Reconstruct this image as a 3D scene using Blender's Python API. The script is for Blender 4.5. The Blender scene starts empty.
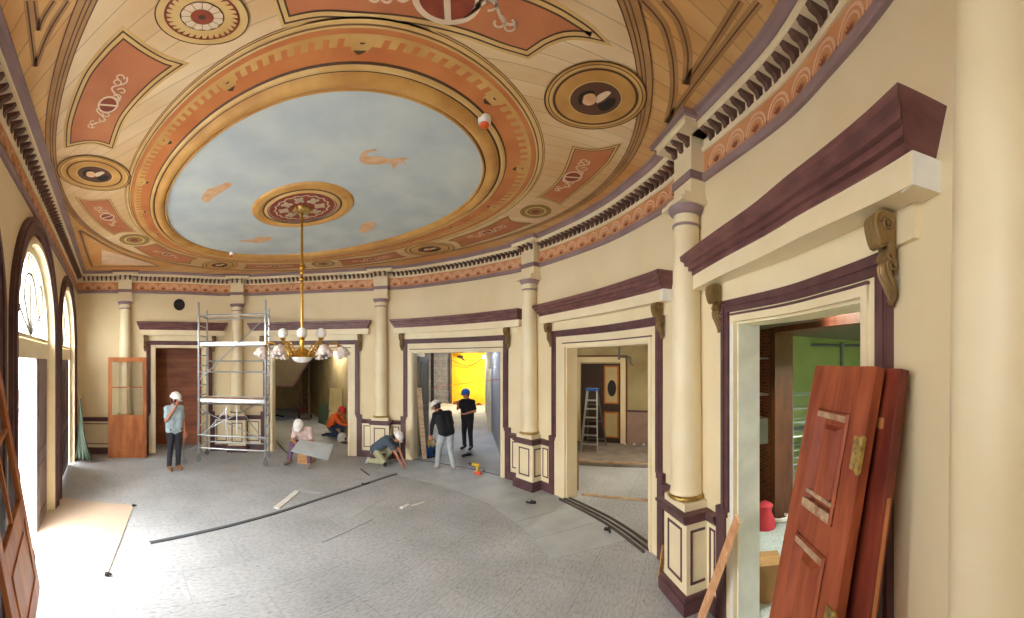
import bpy, bmesh, math, random
import numpy as np
from mathutils import Vector, Matrix
random.seed(7)
PI = math.pi
sc = bpy.context.scene
COL = sc.collection
F, X0, HY, E = 370.0, 303.0, 362.0, 2.49       # panorama scale, azimuth origin, horizon, eye height
ZC = E + 2.42                                   # ceiling height
U = Vector((-0.487, 0.873, 0)).normalized()     # along the window wall
V = Vector((U.y, -U.x, 0))                      # from the window wall towards the apse
def ST(s, t, z=0.0):
    p = U*s + V*t
    return Vector((p.x, p.y, z))
def az(x): return (x-X0)/F
def RP(x, r, z=0.0):
    a = az(x); return Vector((r*math.sin(a), r*math.cos(a), z))
def FP(x, y, z=0.0):                            # point of a horizontal plane seen at x,y
    return RP(x, F*(z-E)/(HY-y), z)
def CP(x, y):                                   # point of the ceiling as 2D
    p = FP(x, y, ZC); return Vector((p.x, p.y))
def ZY(y, p): return E + (HY-y)/F*math.hypot(p[0], p[1])

# ------------------------------------------------------------------ materials
def lin(c):
    return tuple((v/12.92 if v <= .04045 else ((v+.055)/1.055)**2.4) for v in [x/255 for x in c])+(1,)
MATS = {}
def mat(name, rgb, rough=.6, metal=0, rgb2=None, scale=4, detail=5, bump=0, bscale=30, dist=0, stretch=(1,1,1), lo=.35, hi=.65, spec=None):
    if name in MATS: return MATS[name]
    m = bpy.data.materials.new(name); m.use_nodes = True
    nt = m.node_tree; b = nt.nodes['Principled BSDF']
    b.inputs['Roughness'].default_value = rough; b.inputs['Metallic'].default_value = metal
    if spec is not None: b.inputs['Specular IOR Level'].default_value = spec
    tc = nt.nodes.new('ShaderNodeTexCoord'); mp = nt.nodes.new('ShaderNodeMapping')
    mp.inputs['Scale'].default_value = stretch
    nt.links.new(tc.outputs['Object'], mp.inputs['Vector'])
    n = nt.nodes.new('ShaderNodeTexNoise'); n.inputs['Scale'].default_value = scale; n.inputs['Detail'].default_value = detail
    n.inputs['Distortion'].default_value = dist
    nt.links.new(mp.outputs[0], n.inputs['Vector'])
    r = nt.nodes.new('ShaderNodeValToRGB')
    if rgb2 is None: rgb2 = tuple(max(0, v*.93) for v in rgb)
    r.color_ramp.elements[0].position = lo; r.color_ramp.elements[1].position = hi
    r.color_ramp.elements[0].color = lin(rgb2); r.color_ramp.elements[1].color = lin(rgb)
    nt.links.new(n.outputs['Fac'], r.inputs[0]); nt.links.new(r.outputs[0], b.inputs['Base Color'])
    if bump:
        n2 = nt.nodes.new('ShaderNodeTexNoise'); n2.inputs['Scale'].default_value = bscale; n2.inputs['Detail'].default_value = 6
        nt.links.new(mp.outputs[0], n2.inputs['Vector'])
        bp = nt.nodes.new('ShaderNodeBump'); bp.inputs['Strength'].default_value = bump; bp.inputs['Distance'].default_value = .02
        nt.links.new(n2.outputs['Fac'], bp.inputs['Height']); nt.links.new(bp.outputs[0], b.inputs['Normal'])
    MATS[name] = m; return m
def plank(name, c1, c2, width=.11, ang=0.0, rough=.55, line=.6, grain=5.0, c3=None, vert=False):
    """boards: noise stain, tone per board and a dark joint every width"""
    if name in MATS: return MATS[name]
    m = bpy.data.materials.new(name); m.use_nodes = True
    nt = m.node_tree; N = nt.nodes; Lk = nt.links; b = N['Principled BSDF']; b.inputs['Roughness'].default_value = rough
    tc = N.new('ShaderNodeTexCoord'); mp = N.new('ShaderNodeMapping'); mp.inputs['Rotation'].default_value = (0, 0, ang)
    Lk.new(tc.outputs['Object'], mp.inputs['Vector'])
    sx = N.new('ShaderNodeSeparateXYZ'); Lk.new(mp.outputs[0], sx.inputs[0])
    d = N.new('ShaderNodeMath'); d.operation = 'DIVIDE'; d.inputs[1].default_value = width
    Lk.new(sx.outputs[2 if vert else 1], d.inputs[0])
    fr = N.new('ShaderNodeMath'); fr.operation = 'FRACT'; Lk.new(d.outputs[0], fr.inputs[0])
    fl = N.new('ShaderNodeMath'); fl.operation = 'FLOOR'; Lk.new(d.outputs[0], fl.inputs[0])
    wn = N.new('ShaderNodeTexWhiteNoise'); wn.noise_dimensions = '1D'; Lk.new(fl.outputs[0], wn.inputs['W'])
    mp2 = N.new('ShaderNodeMapping'); mp2.inputs['Scale'].default_value = (.25, 1, 1); Lk.new(mp.outputs[0], mp2.inputs[0])
    no = N.new('ShaderNodeTexNoise'); no.inputs['Scale'].default_value = grain; no.inputs['Detail'].default_value = 7
    Lk.new(mp2.outputs[0], no.inputs['Vector'])
    ad = N.new('ShaderNodeMath'); ad.operation = 'MULTIPLY_ADD'; ad.inputs[1].default_value = .16
    Lk.new(wn.outputs[0], ad.inputs[0]); Lk.new(no.outputs['Fac'], ad.inputs[2])
    r = N.new('ShaderNodeValToRGB'); e = r.color_ramp.elements
    e[0].position = .38; e[0].color = lin(c2); e[1].position = .72; e[1].color = lin(c1)
    Lk.new(ad.outputs[0], r.inputs[0]); col = r.outputs[0]
    if c3:
        n3 = N.new('ShaderNodeTexNoise'); n3.inputs['Scale'].default_value = .5; n3.inputs['Detail'].default_value = 3
        Lk.new(mp.outputs[0], n3.inputs['Vector'])
        r3 = N.new('ShaderNodeValToRGB'); r3.color_ramp.elements[0].position = .42; r3.color_ramp.elements[1].position = .62
        Lk.new(n3.outputs['Fac'], r3.inputs[0])
        mx = N.new('ShaderNodeMix'); mx.data_type = 'RGBA'; mx.inputs[7].default_value = lin(c3)
        Lk.new(r3.outputs[0], mx.inputs[0]); Lk.new(col, mx.inputs[6]); col = mx.outputs[2]
    gt = N.new('ShaderNodeMath'); gt.operation = 'LESS_THAN'; gt.inputs[1].default_value = .05; Lk.new(fr.outputs[0], gt.inputs[0])
    g2 = N.new('ShaderNodeMath'); g2.operation = 'MULTIPLY'; g2.inputs[1].default_value = line; Lk.new(gt.outputs[0], g2.inputs[0])
    mj = N.new('ShaderNodeMix'); mj.data_type = 'RGBA'; mj.inputs[7].default_value = lin(tuple(v*.5 for v in c2))
    Lk.new(g2.outputs[0], mj.inputs[0]); Lk.new(col, mj.inputs[6]); Lk.new(mj.outputs[2], b.inputs['Base Color'])
    MATS[name] = m; return m

WALLC = mat('cream_wall', (237,222,186), .7, rgb2=(229,211,172), scale=1.2, lo=.3, hi=.7, bump=.05, bscale=12)
CREAM = mat('cream_paint', (240,227,194), .45, rgb2=(232,216,180), scale=2)
WHITEP = mat('white_primer', (240,240,234), .6)
PURP = mat('plum_paint', (100,68,72), .5, rgb2=(84,54,58), scale=6)
PURPW = mat('plum_varnish', (124,82,80), .4, rgb2=(98,60,62), scale=5, stretch=(1,1,3))
MAUVE = mat('mauve_band', (158,134,136), .55, rgb2=(144,120,122), scale=3)
BROWN = mat('modillion_brown', (110,78,68), .6)
PEACH = mat('frieze_orange', (222,162,112), .6, rgb2=(206,138,88), scale=3)
PEACHL = mat('frieze_peach', (240,200,168), .6)
GOLD = mat('ceiling_gold', (212,162,88), .5, rgb2=(190,136,66), scale=3)
GOLDL = mat('ceiling_light_gold', (222,186,122), .5, rgb2=(206,164,98), scale=3)
DARK = mat('ceiling_dark_line', (82,52,28), .6)
ORNG = mat('ceiling_orange', (214,136,74), .55, rgb2=(190,106,54), scale=2.2, lo=.3, hi=.75)
TEETH = mat('ceiling_dentil_paint', (216,172,104), .6, rgb2=(200,150,84), scale=3)
PANEL = mat('ceiling_terracotta', (204,130,84), .6, rgb2=(178,100,60), scale=1.5, lo=.3, hi=.7)
CRMF = plank('ceiling_cream_boards', (236,210,170), (216,180,132), .16, .30, .6, .4, 3.0, (214,172,120))
WOODF = plank('ceiling_wood_boards', (226,184,122), (204,150,86), .14, .30, .5, .5, 3.0, (208,144,76))
SKYP = mat('painted_sky', (206,212,209), .7, rgb2=(182,193,198), scale=1.8, stretch=(1,1,1), lo=.3, hi=.7)
SEPIA = mat('sepia_brown', (96,56,38), .6); FLESH = mat('painted_flesh', (226,188,150), .7, rgb2=(214,160,112), scale=9)
REDP = mat('ornament_red', (150,66,36), .6, rgb2=(128,50,30), scale=8); PALE = mat('ornament_pale', (232,206,176), .6)
OLIVE = mat('ornament_olive', (170,138,74), .6, rgb2=(150,116,56), scale=6)
BRASS = mat('brass', (214,166,70), .25, .9, rgb2=(190,140,50)); BRONZE = mat('bronze_paint', (146,118,74), .38, .3, rgb2=(120,94,56), scale=8)
OLDBR = mat('old_brass', (200,172,100), .35, .7, rgb2=(150,122,66), scale=25)
OPAL = mat('opal_glass', (244,242,238), .15); FROST = mat('frosted_glass', (232,222,216), .25, rgb2=(196,178,170), scale=40)
ALU = mat('aluminium', (186,190,194), .3, .75, rgb2=(176,182,186), scale=10); ALUD = mat('worn_steel', (122,126,128), .45, .6)
PLY = mat('plywood', (206,160,104), .6, rgb2=(184,134,80), scale=3, stretch=(1,1,6)); BLACK = mat('black_rubber', (26,26,28), .6)
MAHO = mat('mahogany', (170,90,58), .5, rgb2=(130,60,40), scale=3.5, stretch=(3,3,.6), dist=.6, detail=8, spec=.25)
MAHOD = mat('mahogany_dark', (138,60,42), .45, rgb2=(100,38,28), scale=3.5, stretch=(3,3,.6), dist=.6)
RAW = mat('raw_timber', (196,170,136), .7, rgb2=(160,132,100), scale=6, stretch=(1,1,5))
OAK = mat('orange_pine', (196,122,66), .45, rgb2=(160,88,44), scale=2.6, stretch=(3,3,.5), dist=.5)
PLANKD = plank('brown_boards', (166,94,58), (132,68,42), .145, 0, .5, .7, 4, vert=True)
GREYB = mat('grey_board', (188,196,198), .8, rgb2=(176,184,188)); GREY = mat('grey_plaster', (150,150,156), .8, rgb2=(128,130,140), scale=2)
YEL = mat('yellow_wall', (252,204,52), .8, rgb2=(244,190,36), scale=1.5)
GREEN = mat('green_wall', (170,182,124), .8, rgb2=(156,168,110), scale=1.4); SHADEW = mat('shaded_hall_wall', (186,172,132), .8, rgb2=(168,152,114), scale=1.5)  # hall walls: cream with the shade darkened into the colour
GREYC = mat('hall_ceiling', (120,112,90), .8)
SKIN = mat('skin', (196,134,104), .55, rgb2=(184,120,92)); HAIR = mat('dark_hair', (34,26,22), .7)
BRICK = None
def floor_mat():
    m = bpy.data.materials.new('dusty_floor'); m.use_nodes = True; nt = m.node_tree; N = nt.nodes; Lk = nt.links
    b = N['Principled BSDF']; b.inputs['Roughness'].default_value = .78
    tc = N.new('ShaderNodeTexCoord'); mp = N.new('ShaderNodeMapping'); mp.inputs['Rotation'].default_value = (0,0,-.509)
    Lk.new(tc.outputs['Object'], mp.inputs[0])
    def noise(s, d, st=None):
        n = N.new('ShaderNodeTexNoise'); n.inputs['Scale'].default_value = s; n.inputs['Detail'].default_value = d
        if st:
            q = N.new('ShaderNodeMapping'); q.inputs['Scale'].default_value = st; Lk.new(mp.outputs[0], q.inputs[0]); Lk.new(q.outputs[0], n.inputs['Vector'])
        else: Lk.new(mp.outputs[0], n.inputs['Vector'])
        return n.outputs['Fac']
    def ramp(f, a, ca, b_, cb):
        r = N.new('ShaderNodeValToRGB'); e = r.color_ramp.elements; e[0].position = a; e[1].position = b_
        e[0].color = lin(ca); e[1].color = lin(cb); Lk.new(f, r.inputs[0]); return r.outputs[0]
    base = ramp(noise(1.1, 8), .3, (170,175,180), .7, (194,199,204))
    fine = ramp(noise(30, 9, (.5,1.4,1)), .36, (170,166,162), .56, (255,255,255))
    mx = N.new('ShaderNodeMix'); mx.data_type = 'RGBA'; mx.blend_type = 'MULTIPLY'; mx.inputs[0].default_value = .38
    Lk.new(base, mx.inputs[6]); Lk.new(fine, mx.inputs[7])
    speck = ramp(noise(16, 10, (.6,1.8,1)), .30, (120,116,112), .36, (255,255,255))
    m2 = N.new('ShaderNodeMix'); m2.data_type = 'RGBA'; m2.blend_type = 'MULTIPLY'; m2.inputs[0].default_value = .5
    Lk.new(mx.outputs[2], m2.inputs[6]); Lk.new(speck, m2.inputs[7])
    br = N.new('ShaderNodeTexBrick'); br.inputs['Scale'].default_value = 1; br.inputs['Brick Width'].default_value = 1.6; br.inputs['Row Height'].default_value = .62
    br.inputs['Mortar Size'].default_value = .006; br.inputs['Mortar Smooth'].default_value = .6
    br.inputs['Color1'].default_value = (1,1,1,1); br.inputs['Color2'].default_value = (.93,.93,.94,1); br.inputs['Mortar'].default_value = (.62,.61,.6,1)
    Lk.new(mp.outputs[0], br.inputs[0])
    m3 = N.new('ShaderNodeMix'); m3.data_type = 'RGBA'; m3.blend_type = 'MULTIPLY'; m3.inputs[0].default_value = .7
    Lk.new(m2.outputs[2], m3.inputs[6]); Lk.new(br.outputs[0], m3.inputs[7]); Lk.new(m3.outputs[2], b.inputs['Base Color'])
    bp = N.new('ShaderNodeBump'); bp.inputs['Strength'].default_value = .22; bp.inputs['Distance'].default_value = .02
    Lk.new(noise(24, 9, (.6,1.5,1)), bp.inputs['Height']); Lk.new(bp.outputs[0], b.inputs['Normal'])
    return m
FLOORM = floor_mat()
SLAB = mat('smooth_slab', (186,194,198), .6, rgb2=(168,176,182), scale=2)
def brick_mat():
    m = bpy.data.materials.new('red_brick'); m.use_nodes = True; nt = m.node_tree
    b = nt.nodes['Principled BSDF']; b.inputs['Roughness'].default_value = .8
    tc = nt.nodes.new('ShaderNodeTexCoord'); mp = nt.nodes.new('ShaderNodeMapping'); mp.inputs['Rotation'].default_value = (PI/2,0,0)
    nt.links.new(tc.outputs['Object'], mp.inputs[0])
    br = nt.nodes.new('ShaderNodeTexBrick'); br.inputs['Scale'].default_value = 4.5
    br.inputs['Color1'].default_value = lin((150,76,52)); br.inputs['Color2'].default_value = lin((120,60,44)); br.inputs['Mortar'].default_value = lin((150,132,112))
    nt.links.new(mp.outputs[0], br.inputs[0]); nt.links.new(br.outputs[0], b.inputs['Base Color']); return m
BRICK = brick_mat()
def glass_mat():
    m = bpy.data.materials.new('window_glass'); m.use_nodes = True; nt = m.node_tree; N = nt.nodes
    N.remove(N['Principled BSDF']); o = N['Material Output']
    t = N.new('ShaderNodeBsdfTransparent'); t.inputs[0].default_value = (.95,.97,.97,1)
    g = N.new('ShaderNodeBsdfGlossy'); g.inputs['Roughness'].default_value = .03
    x = N.new('ShaderNodeMixShader'); x.inputs[0].default_value = .07
    nt.links.new(t.outputs[0], x.inputs[1]); nt.links.new(g.outputs[0], x.inputs[2]); nt.links.new(x.outputs[0], o.inputs[0]); return m
GLASS = glass_mat()
def emit(name, rgb, s):
    m = bpy.data.materials.new(name); m.use_nodes = True; b = m.node_tree.nodes['Principled BSDF']
    b.inputs['Base Color'].default_value = lin(rgb); b.inputs['Emission Color'].default_value = lin(rgb); b.inputs['Emission Strength'].default_value = s
    return m

# ------------------------------------------------------------------ mesh builder
RM = {}
class MB:
    def __init__(s, xf=None): s.v = []; s.f = []; s.m = []; s.xf = xf; s.mi = 0; s.sm = False; s.smf = []
    def add(s, vs, fs):
        o = len(s.v)
        for p in vs:
            p = Vector(p) if len(p) == 3 else Vector((p[0], p[1], 0))
            s.v.append(s.xf @ p if s.xf else p)
        for f in fs: s.f.append([o+i for i in f]); s.m.append(s.mi); s.smf.append(s.sm)
        return s
    def box(s, c, d, rz=0, M=None):
        hx, hy, hz = d[0]/2, d[1]/2, d[2]/2
        P = [Vector((x*hx, y*hy, z*hz)) for z in (-1,1) for y in (-1,1) for x in (-1,1)]
        R = Matrix.Rotation(rz, 3, 'Z')
        if M is not None: R = M
        P = [R @ p + Vector(c) for p in P]
        return s.add(P, [(0,2,3,1),(4,5,7,6),(0,1,5,4),(2,6,7,3),(0,4,6,2),(1,3,7,5)])
    def bar(s, a, b, w, h=None, up=Vector((0,0,1))):
        a = Vector(a); b = Vector(b); h = h or w; d = (b-a); L = d.length; d.normalize()
        x = d.cross(up)
        if x.length < 1e-4: x = d.cross(Vector((1,0,0)))
        x.normalize(); y = x.cross(d)
        M = Matrix((x, d, y)).transposed()
        return s.box((a+b)/2, (w, L, h), M=M)
    def tube(s, pts, rad, n=8, caps=True, ell=None):
        pts = [Vector(p) for p in pts]; k = len(pts)
        rs = rad if isinstance(rad, (list, tuple)) else [rad]*k
        rings = []; x = None
        for i in range(k):
            d = (pts[min(i+1,k-1)]-pts[max(i-1,0)]).normalized()
            if x is None:
                x = d.cross(Vector((0,0,1)))
                if x.length < .05: x = Vector((1,0,0))
            x = (x - d*x.dot(d)); x.normalize(); y = d.cross(x)
            rings.append([pts[i]+(x*math.cos(2*PI*j/n)+y*math.sin(2*PI*j/n))*rs[i] for j in range(n)])
        vs = [p for r in rings for p in r]
        fs = [(i*n+j, i*n+(j+1)%n, (i+1)*n+(j+1)%n, (i+1)*n+j) for i in range(k-1) for j in range(n)]
        if caps: fs += [tuple(range(n-1,-1,-1)), tuple(range((k-1)*n, k*n))]
        o = s.sm; s.sm = True; s.add(vs, fs); s.sm = o; return s
    def lathe(s, prof, c=(0,0,0), n=24, M=None, caps=True):
        vs = []
        for r, z in prof:
            for j in range(n):
                p = Vector((r*math.cos(2*PI*j/n), r*math.sin(2*PI*j/n), z))
                if M is not None: p = M @ p
                vs.append(p+Vector(c))
        k = len(prof)
        fs = [(i*n+j, i*n+(j+1)%n, (i+1)*n+(j+1)%n, (i+1)*n+j) for i in range(k-1) for j in range(n)]
        if caps: fs += [tuple(range(n-1,-1,-1)), tuple(range((k-1)*n, k*n))]
        o = s.sm; s.sm = True; s.add(vs, fs); s.sm = o; return s
    def sphere(s, c, r, n=12, sc3=(1,1,1), M=None):
        m = max(5, n//2)
        pr = [(max(1e-4, math.sin(PI*i/m))*r, -math.cos(PI*i/m)*r) for i in range(m+1)]
        S = Matrix.Diagonal(Vector(sc3))
        if M is not None: S = M @ S
        return s.lathe(pr, c, n, S)
    def prism(s, poly, z0, z1):
        n = len(poly)
        vs = [(p[0],p[1],z0) for p in poly]+[(p[0],p[1],z1) for p in poly]
        return s.add(vs, [tuple(range(n-1,-1,-1)), tuple(range(n,2*n))]+[(i,(i+1)%n,n+(i+1)%n,n+i) for i in range(n)])
    def build(s, name, mats, parent=None, kind=None, bevel=0, smooth=None):
        me = bpy.data.meshes.new(name)
        inv = RM[parent.name].inverted() if parent is not None else None
        vs = [inv @ v for v in s.v] if inv else s.v
        me.from_pydata([tuple(v) for v in vs], [], s.f); 
        mats = mats if isinstance(mats, (list,tuple)) else [mats]
        for m in mats: me.materials.append(m)
        me.polygons.foreach_set('material_index', s.m)
        me.polygons.foreach_set('use_smooth', [bool(x) for x in s.smf] if smooth is None else [smooth]*len(s.f))
        bm = bmesh.new(); bm.from_mesh(me); bmesh.ops.recalc_face_normals(bm, faces=bm.faces); bm.to_mesh(me); bm.free()
        if any(s.smf) and smooth is None:
            try: me.set_sharp_from_angle(angle=.7)
            except Exception: pass
        me.update()
        o = bpy.data.objects.new(name, me); COL.objects.link(o)
        if parent is not None: o.parent = parent; RM[o.name] = RM[parent.name]
        else: RM[o.name] = Matrix.Identity(4)
        if kind: o['kind'] = kind
        if bevel:
            b = o.modifiers.new('bevel', 'BEVEL'); b.width = bevel; b.segments = 2; b.limit_method = 'ANGLE'; b.angle_limit = .6
        return o
def frame(loc, rz): return Matrix.Translation(Vector(loc)) @ Matrix.Rotation(rz, 4, 'Z')
def thing(name, label, cat, M=None, group=None, kind=None):
    o = bpy.data.objects.new(name, None); COL.objects.link(o); o.empty_display_size = .1
    M = M or Matrix.Identity(4)
    if not isinstance(M, Matrix): M = Matrix.Translation(Vector(M))
    o.matrix_world = M; o.location = M.to_translation(); o.rotation_euler = M.to_euler(); RM[o.name] = M
    if kind: o['kind'] = kind
    else: o['label'] = label; o['category'] = cat
    if group: o['group'] = group
    return o
def tag(o, label, cat, group=None):
    o['label'] = label; o['category'] = cat
    if group: o['group'] = group
    return o
def rebase(o):                                   # single mesh thing: put its origin at its base
    me = o.data; xs = [v.co for v in me.vertices]
    c = Vector(((min(p.x for p in xs)+max(p.x for p in xs))/2, (min(p.y for p in xs)+max(p.y for p in xs))/2, min(p.z for p in xs)))
    me.transform(Matrix.Translation(-c)); o.location = c; RM[o.name] = Matrix.Translation(c); return o
def cr(pts, n=8, closed=False):                  # Catmull-Rom
    out = []; k = len(pts); P = [Vector(p) for p in pts]
    for i in range(k if closed else k-1):
        p0 = P[(i-1)%k] if closed or i > 0 else P[0]*2-P[1]
        p1 = P[i]; p2 = P[(i+1)%k]
        p3 = P[(i+2)%k] if closed or i < k-2 else P[-1]*2-P[-2]
        for j in range(n):
            t = j/n
            out.append(.5*((2*p1)+(p2-p0)*t+(2*p0-5*p1+4*p2-p3)*t*t+(3*p1-p0-3*p2+p3)*t**3))
    if not closed: out.append(P[-1])
    return out

# ------------------------------------------------------------------ the curved wall
ctrl = [(10.07,-1.03),(10.07,.5),(10.07,2.0),(10.03,3.0),(9.72,3.85),(8.97,4.80),(8.1,5.7),(7.09,6.50),(6.37,6.82),(5.31,6.99),(4.34,6.97),
        (3.07,6.70),(1.54,5.79),(.535,4.79),(-.01,3.98),(-.64,2.93),(-.87,2.24),(-.98,1.6),(-.98,.9),(-.98,0),(-.98,-1.03)]
WC = [ST(p.x, p.y) for p in cr([Vector(c) for c in ctrl], 24)]
WL = [0.0]
for a, b in zip(WC, WC[1:]): WL.append(WL[-1]+(b-a).length)
LT = WL[-1]
npL = np.array(WL); npX = np.array([p.x for p in WC]); npY = np.array([p.y for p in WC])
def WPt(L, d=0.0, z=0.0):
    e = .06
    x, y = np.interp(L, npL, npX), np.interp(L, npL, npY)
    x1, y1 = np.interp(L-e, npL, npX), np.interp(L-e, npL, npY); x2, y2 = np.interp(L+e, npL, npX), np.interp(L+e, npL, npY)
    tx, ty = x2-x1, y2-y1; n = math.hypot(tx, ty); tx /= n; ty /= n
    return Vector((x+ty*d, y-tx*d, z))
def WT(L):
    a, b = WPt(L-.06), WPt(L+.06); return (b-a).normalized()
_pts = [(L, ) for L in np.arange(0, LT-1.6, .01)]
_tab = {}
def LX(x, d=0.0):
    k = round(d, 3)
    if k not in _tab:
        Ls = np.arange(0.06, LT-1.3, .015); A = []
        for L in Ls:
            p = WPt(L, d); A.append(X0+F*math.atan2(p.x, p.y))
        _tab[k] = (Ls, np.array(A))
    Ls, A = _tab[k]
    return float(np.interp(x, A, Ls))
def WF(L, d=0.0, z=0.0):                         # frame: x along the wall, y into the wall, z up
    t = WT(L); M = Matrix.Identity(4); n = Vector((t.y, -t.x, 0)); p = WPt(L, d, z)
    M.col[0][:3] = t; M.col[1][:3] = -n; M.col[2][:3] = (0,0,1); M.col[3][:3] = p; return M
def sweep(mb, L0, L1, prof, step=.1, caps=True, closed=True):
    n = max(1, int(math.ceil((L1-L0)/step))); k = len(prof); vs = []
    for i in range(n+1):
        L = L0+(L1-L0)*i/n
        for d, z in prof: vs.append(WPt(L, d, z))
    e = k if closed else k-1
    fs = [(i*k+j, i*k+(j+1)%k, (i+1)*k+(j+1)%k, (i+1)*k+j) for i in range(n) for j in range(e)]
    if caps and closed: fs += [tuple(range(k)), tuple(range(n*k+k-1, n*k-1, -1))]
    mb.add(vs, fs)
def rect(d0, d1, z0, z1): return [(d0,z0),(d1,z0),(d1,z1),(d0,z1)]

DOORS = [dict(x0=155,x1=204,top=2.90), dict(x0=272.5,x1=348.5,top=2.80), dict(x0=412.5,x1=501.5,top=2.74),
         dict(x0=566,x1=650.5,top=2.76), dict(x0=737,x1=866,top=2.86)]
AOUT = [(146.5,212.5),(263,359),(403,507),(551,659.5),(720,886)]     # outer edges of the plum architraves
HOOD = [(136.5,227.5),(247,370),(389.5,518),(533,659),(682,904)]
COLX = [125,237,381,530,688]
for D, a, h in zip(DOORS, AOUT, HOOD):
    D['a'], D['b'] = LX(D['x0']), LX(D['x1'])
    D['oa'], D['ob'] = LX(a[0], .05), LX(a[1], .05)
    D['ha'], D['hb'] = LX(h[0], .22), LX(h[1], .22)
CL = [LX(x, .1) for x in COLX]
TH = .24
def wall_piece(name, L0, L1, doors):
    mb = MB(); cur = L0
    for D in doors:
        sweep(mb, cur, D['a'], rect(0,-TH,0,ZC)); sweep(mb, D['a'], D['b'], rect(0,-TH,D['top'],ZC)); cur = D['b']
    sweep(mb, cur, L1, rect(0,-TH,0,ZC))
    return mb.build(name, WALLC, kind='structure')
Lsplit = (DOORS[0]['b']+DOORS[1]['a'])/2
Lcam = LT-2.03                                  # where the curve becomes the near end wall
wall_piece('wall_back', 0, Lsplit, DOORS[:1])
wall_piece('wall_right', Lsplit, Lcam, DOORS[1:])
m = MB(); sweep(m, Lcam, LT, rect(0,-TH,0,ZC)); m.build('wall_front', WALLC, kind='structure')

# floor
m = MB(); m.add([(-30,-12,0),(30,-12,0),(30,40,0),(-30,40,0)], [(0,1,2,3)]); FLOOR = m.build('floor', FLOORM, kind='structure')
m = MB(); m.mi = 0
La, Lb = DOORS[2]['a']-.6, DOORS[3]['b']-.4
n = 9
for i in range(n):
    sweep(m, La+(Lb-La)*i/n+.006, La+(Lb-La)*(i+1)/n-.006, rect(-.2,1.25,0,.004), step=.12)
m.build('stone_border', SLAB, FLOOR)

# cornice -----------------------------------------------------------
CO = MB(); sweep(CO, 0, LT, [(0,E+2.30),(.17,E+2.30),(.17,E+2.355),(.19,E+2.365),(.19,E+2.42),(0,E+2.42)], step=.12)
TRIM = CO.build('trim_1', CREAM, kind='structure')
def crown(L0, L1, off=0.0):
    m_ = MB(); sweep(m_, L0, L1, [(off,E+2.362),(off+.20,E+2.362),(off+.235,E+2.39),(off+.27,E+2.40),(off+.27,E+2.42),(off,E+2.42)], step=.12); return m_
crown(0, LT).build('crown_moulding', MAUVE, TRIM)
m = MB(); sweep(m, 0, LT, [(0,E+1.87),(.035,E+1.87),(.05,E+1.885),(.05,E+1.935),(.035,E+1.95),(0,E+1.95)], step=.12); m.build('lower_band', MAUVE, TRIM)
m = MB(); sweep(m, 0, LT, rect(0,.012,E+1.95,E+2.19), step=.12); m.build('frieze', PEACH, TRIM)
m = MB(); sweep(m, 0, LT, [(0,E+2.17),(.03,E+2.17),(.045,E+2.19),(.045,E+2.21),(0,E+2.21)], step=.12)
sweep(m, 0, LT, rect(0,.02,E+2.21,E+2.30), step=.12); m.build('bed_moulding', CREAM, TRIM)
def modillion(mb, M, w=.023):                    # ogee bracket: x along wall, -y into room
    pr = [(.02,2.205),(.05,2.205),(.062,2.222),(.066,2.24),(.085,2.256),(.115,2.262),(.14,2.272),(.15,2.288),(.165,2.30),(.02,2.30)]
    vs = [M @ Vector((sx*w, -d, E+z)) for sx in (-1,1) for d, z in pr]; k = len(pr)
    mb.add(vs, [tuple(range(k)), tuple(range(2*k-1,k-1,-1))]+[(j,(j+1)%k,k+(j+1)%k,k+j) for j in range(k)])
m = MB(); L = .2
while L < LT-.1:
    if min(abs(L-c) for c in CL) > .24:
        modillion(m, WF(L))
    L += .12
m.build('modillions', BROWN, TRIM)
# painted frieze ornament: arches with a lily under each
m = MB(); m2 = MB(); L = .3
def strip2(mb, Mx, pts, w, d):
    P = [Vector(p) for p in pts]; L_, R_ = [], []
    for i, p in enumerate(P):
        t = (P[min(i+1,len(P)-1)]-P[max(i-1,0)]).normalized(); n_ = Vector((-t.y, t.x))
        ww = w[i] if isinstance(w, list) else w
        L_.append(p+n_*ww); R_.append(p-n_*ww)
    vs = [Mx @ Vector((q.x, -d, q.y)) for q in L_]+[Mx @ Vector((q.x, -d, q.y)) for q in R_]; k = len(P)
    mb.add(vs, [(i,i+1,k+i+1,k+i) for i in range(k-1)])
while L < LT-.2:
    if min(abs(L-c) for c in CL) > .22:
        M_ = WF(L, 0, E+1.95)
        strip2(m, M_, [(.13*math.cos(PI*i/10), .045+.135*math.sin(PI*i/10)) for i in range(11)], .011, .016)
        strip2(m, M_, [(.095*math.cos(PI*i/10), .045+.095*math.sin(PI*i/10)) for i in range(11)], .007, .016)
        for a in (-.9,-.45,0,.45,.9):
            strip2(m2, M_, [(0,.03),(math.sin(a)*.03,.03+.03*math.cos(a)),(math.sin(a)*.07,.03+.07*math.cos(a))], [.004,.012,.002], .0165)
        strip2(m2, M_, [(-.147,.02),(-.147,.04),(-.147,.06)], [.002,.01,.002], .0165)
    L += .295
m.build('frieze_arches', PEACHL, TRIM); m2.build('frieze_lilies', mat('lily_brown', (150,84,58), .6), TRIM)

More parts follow.
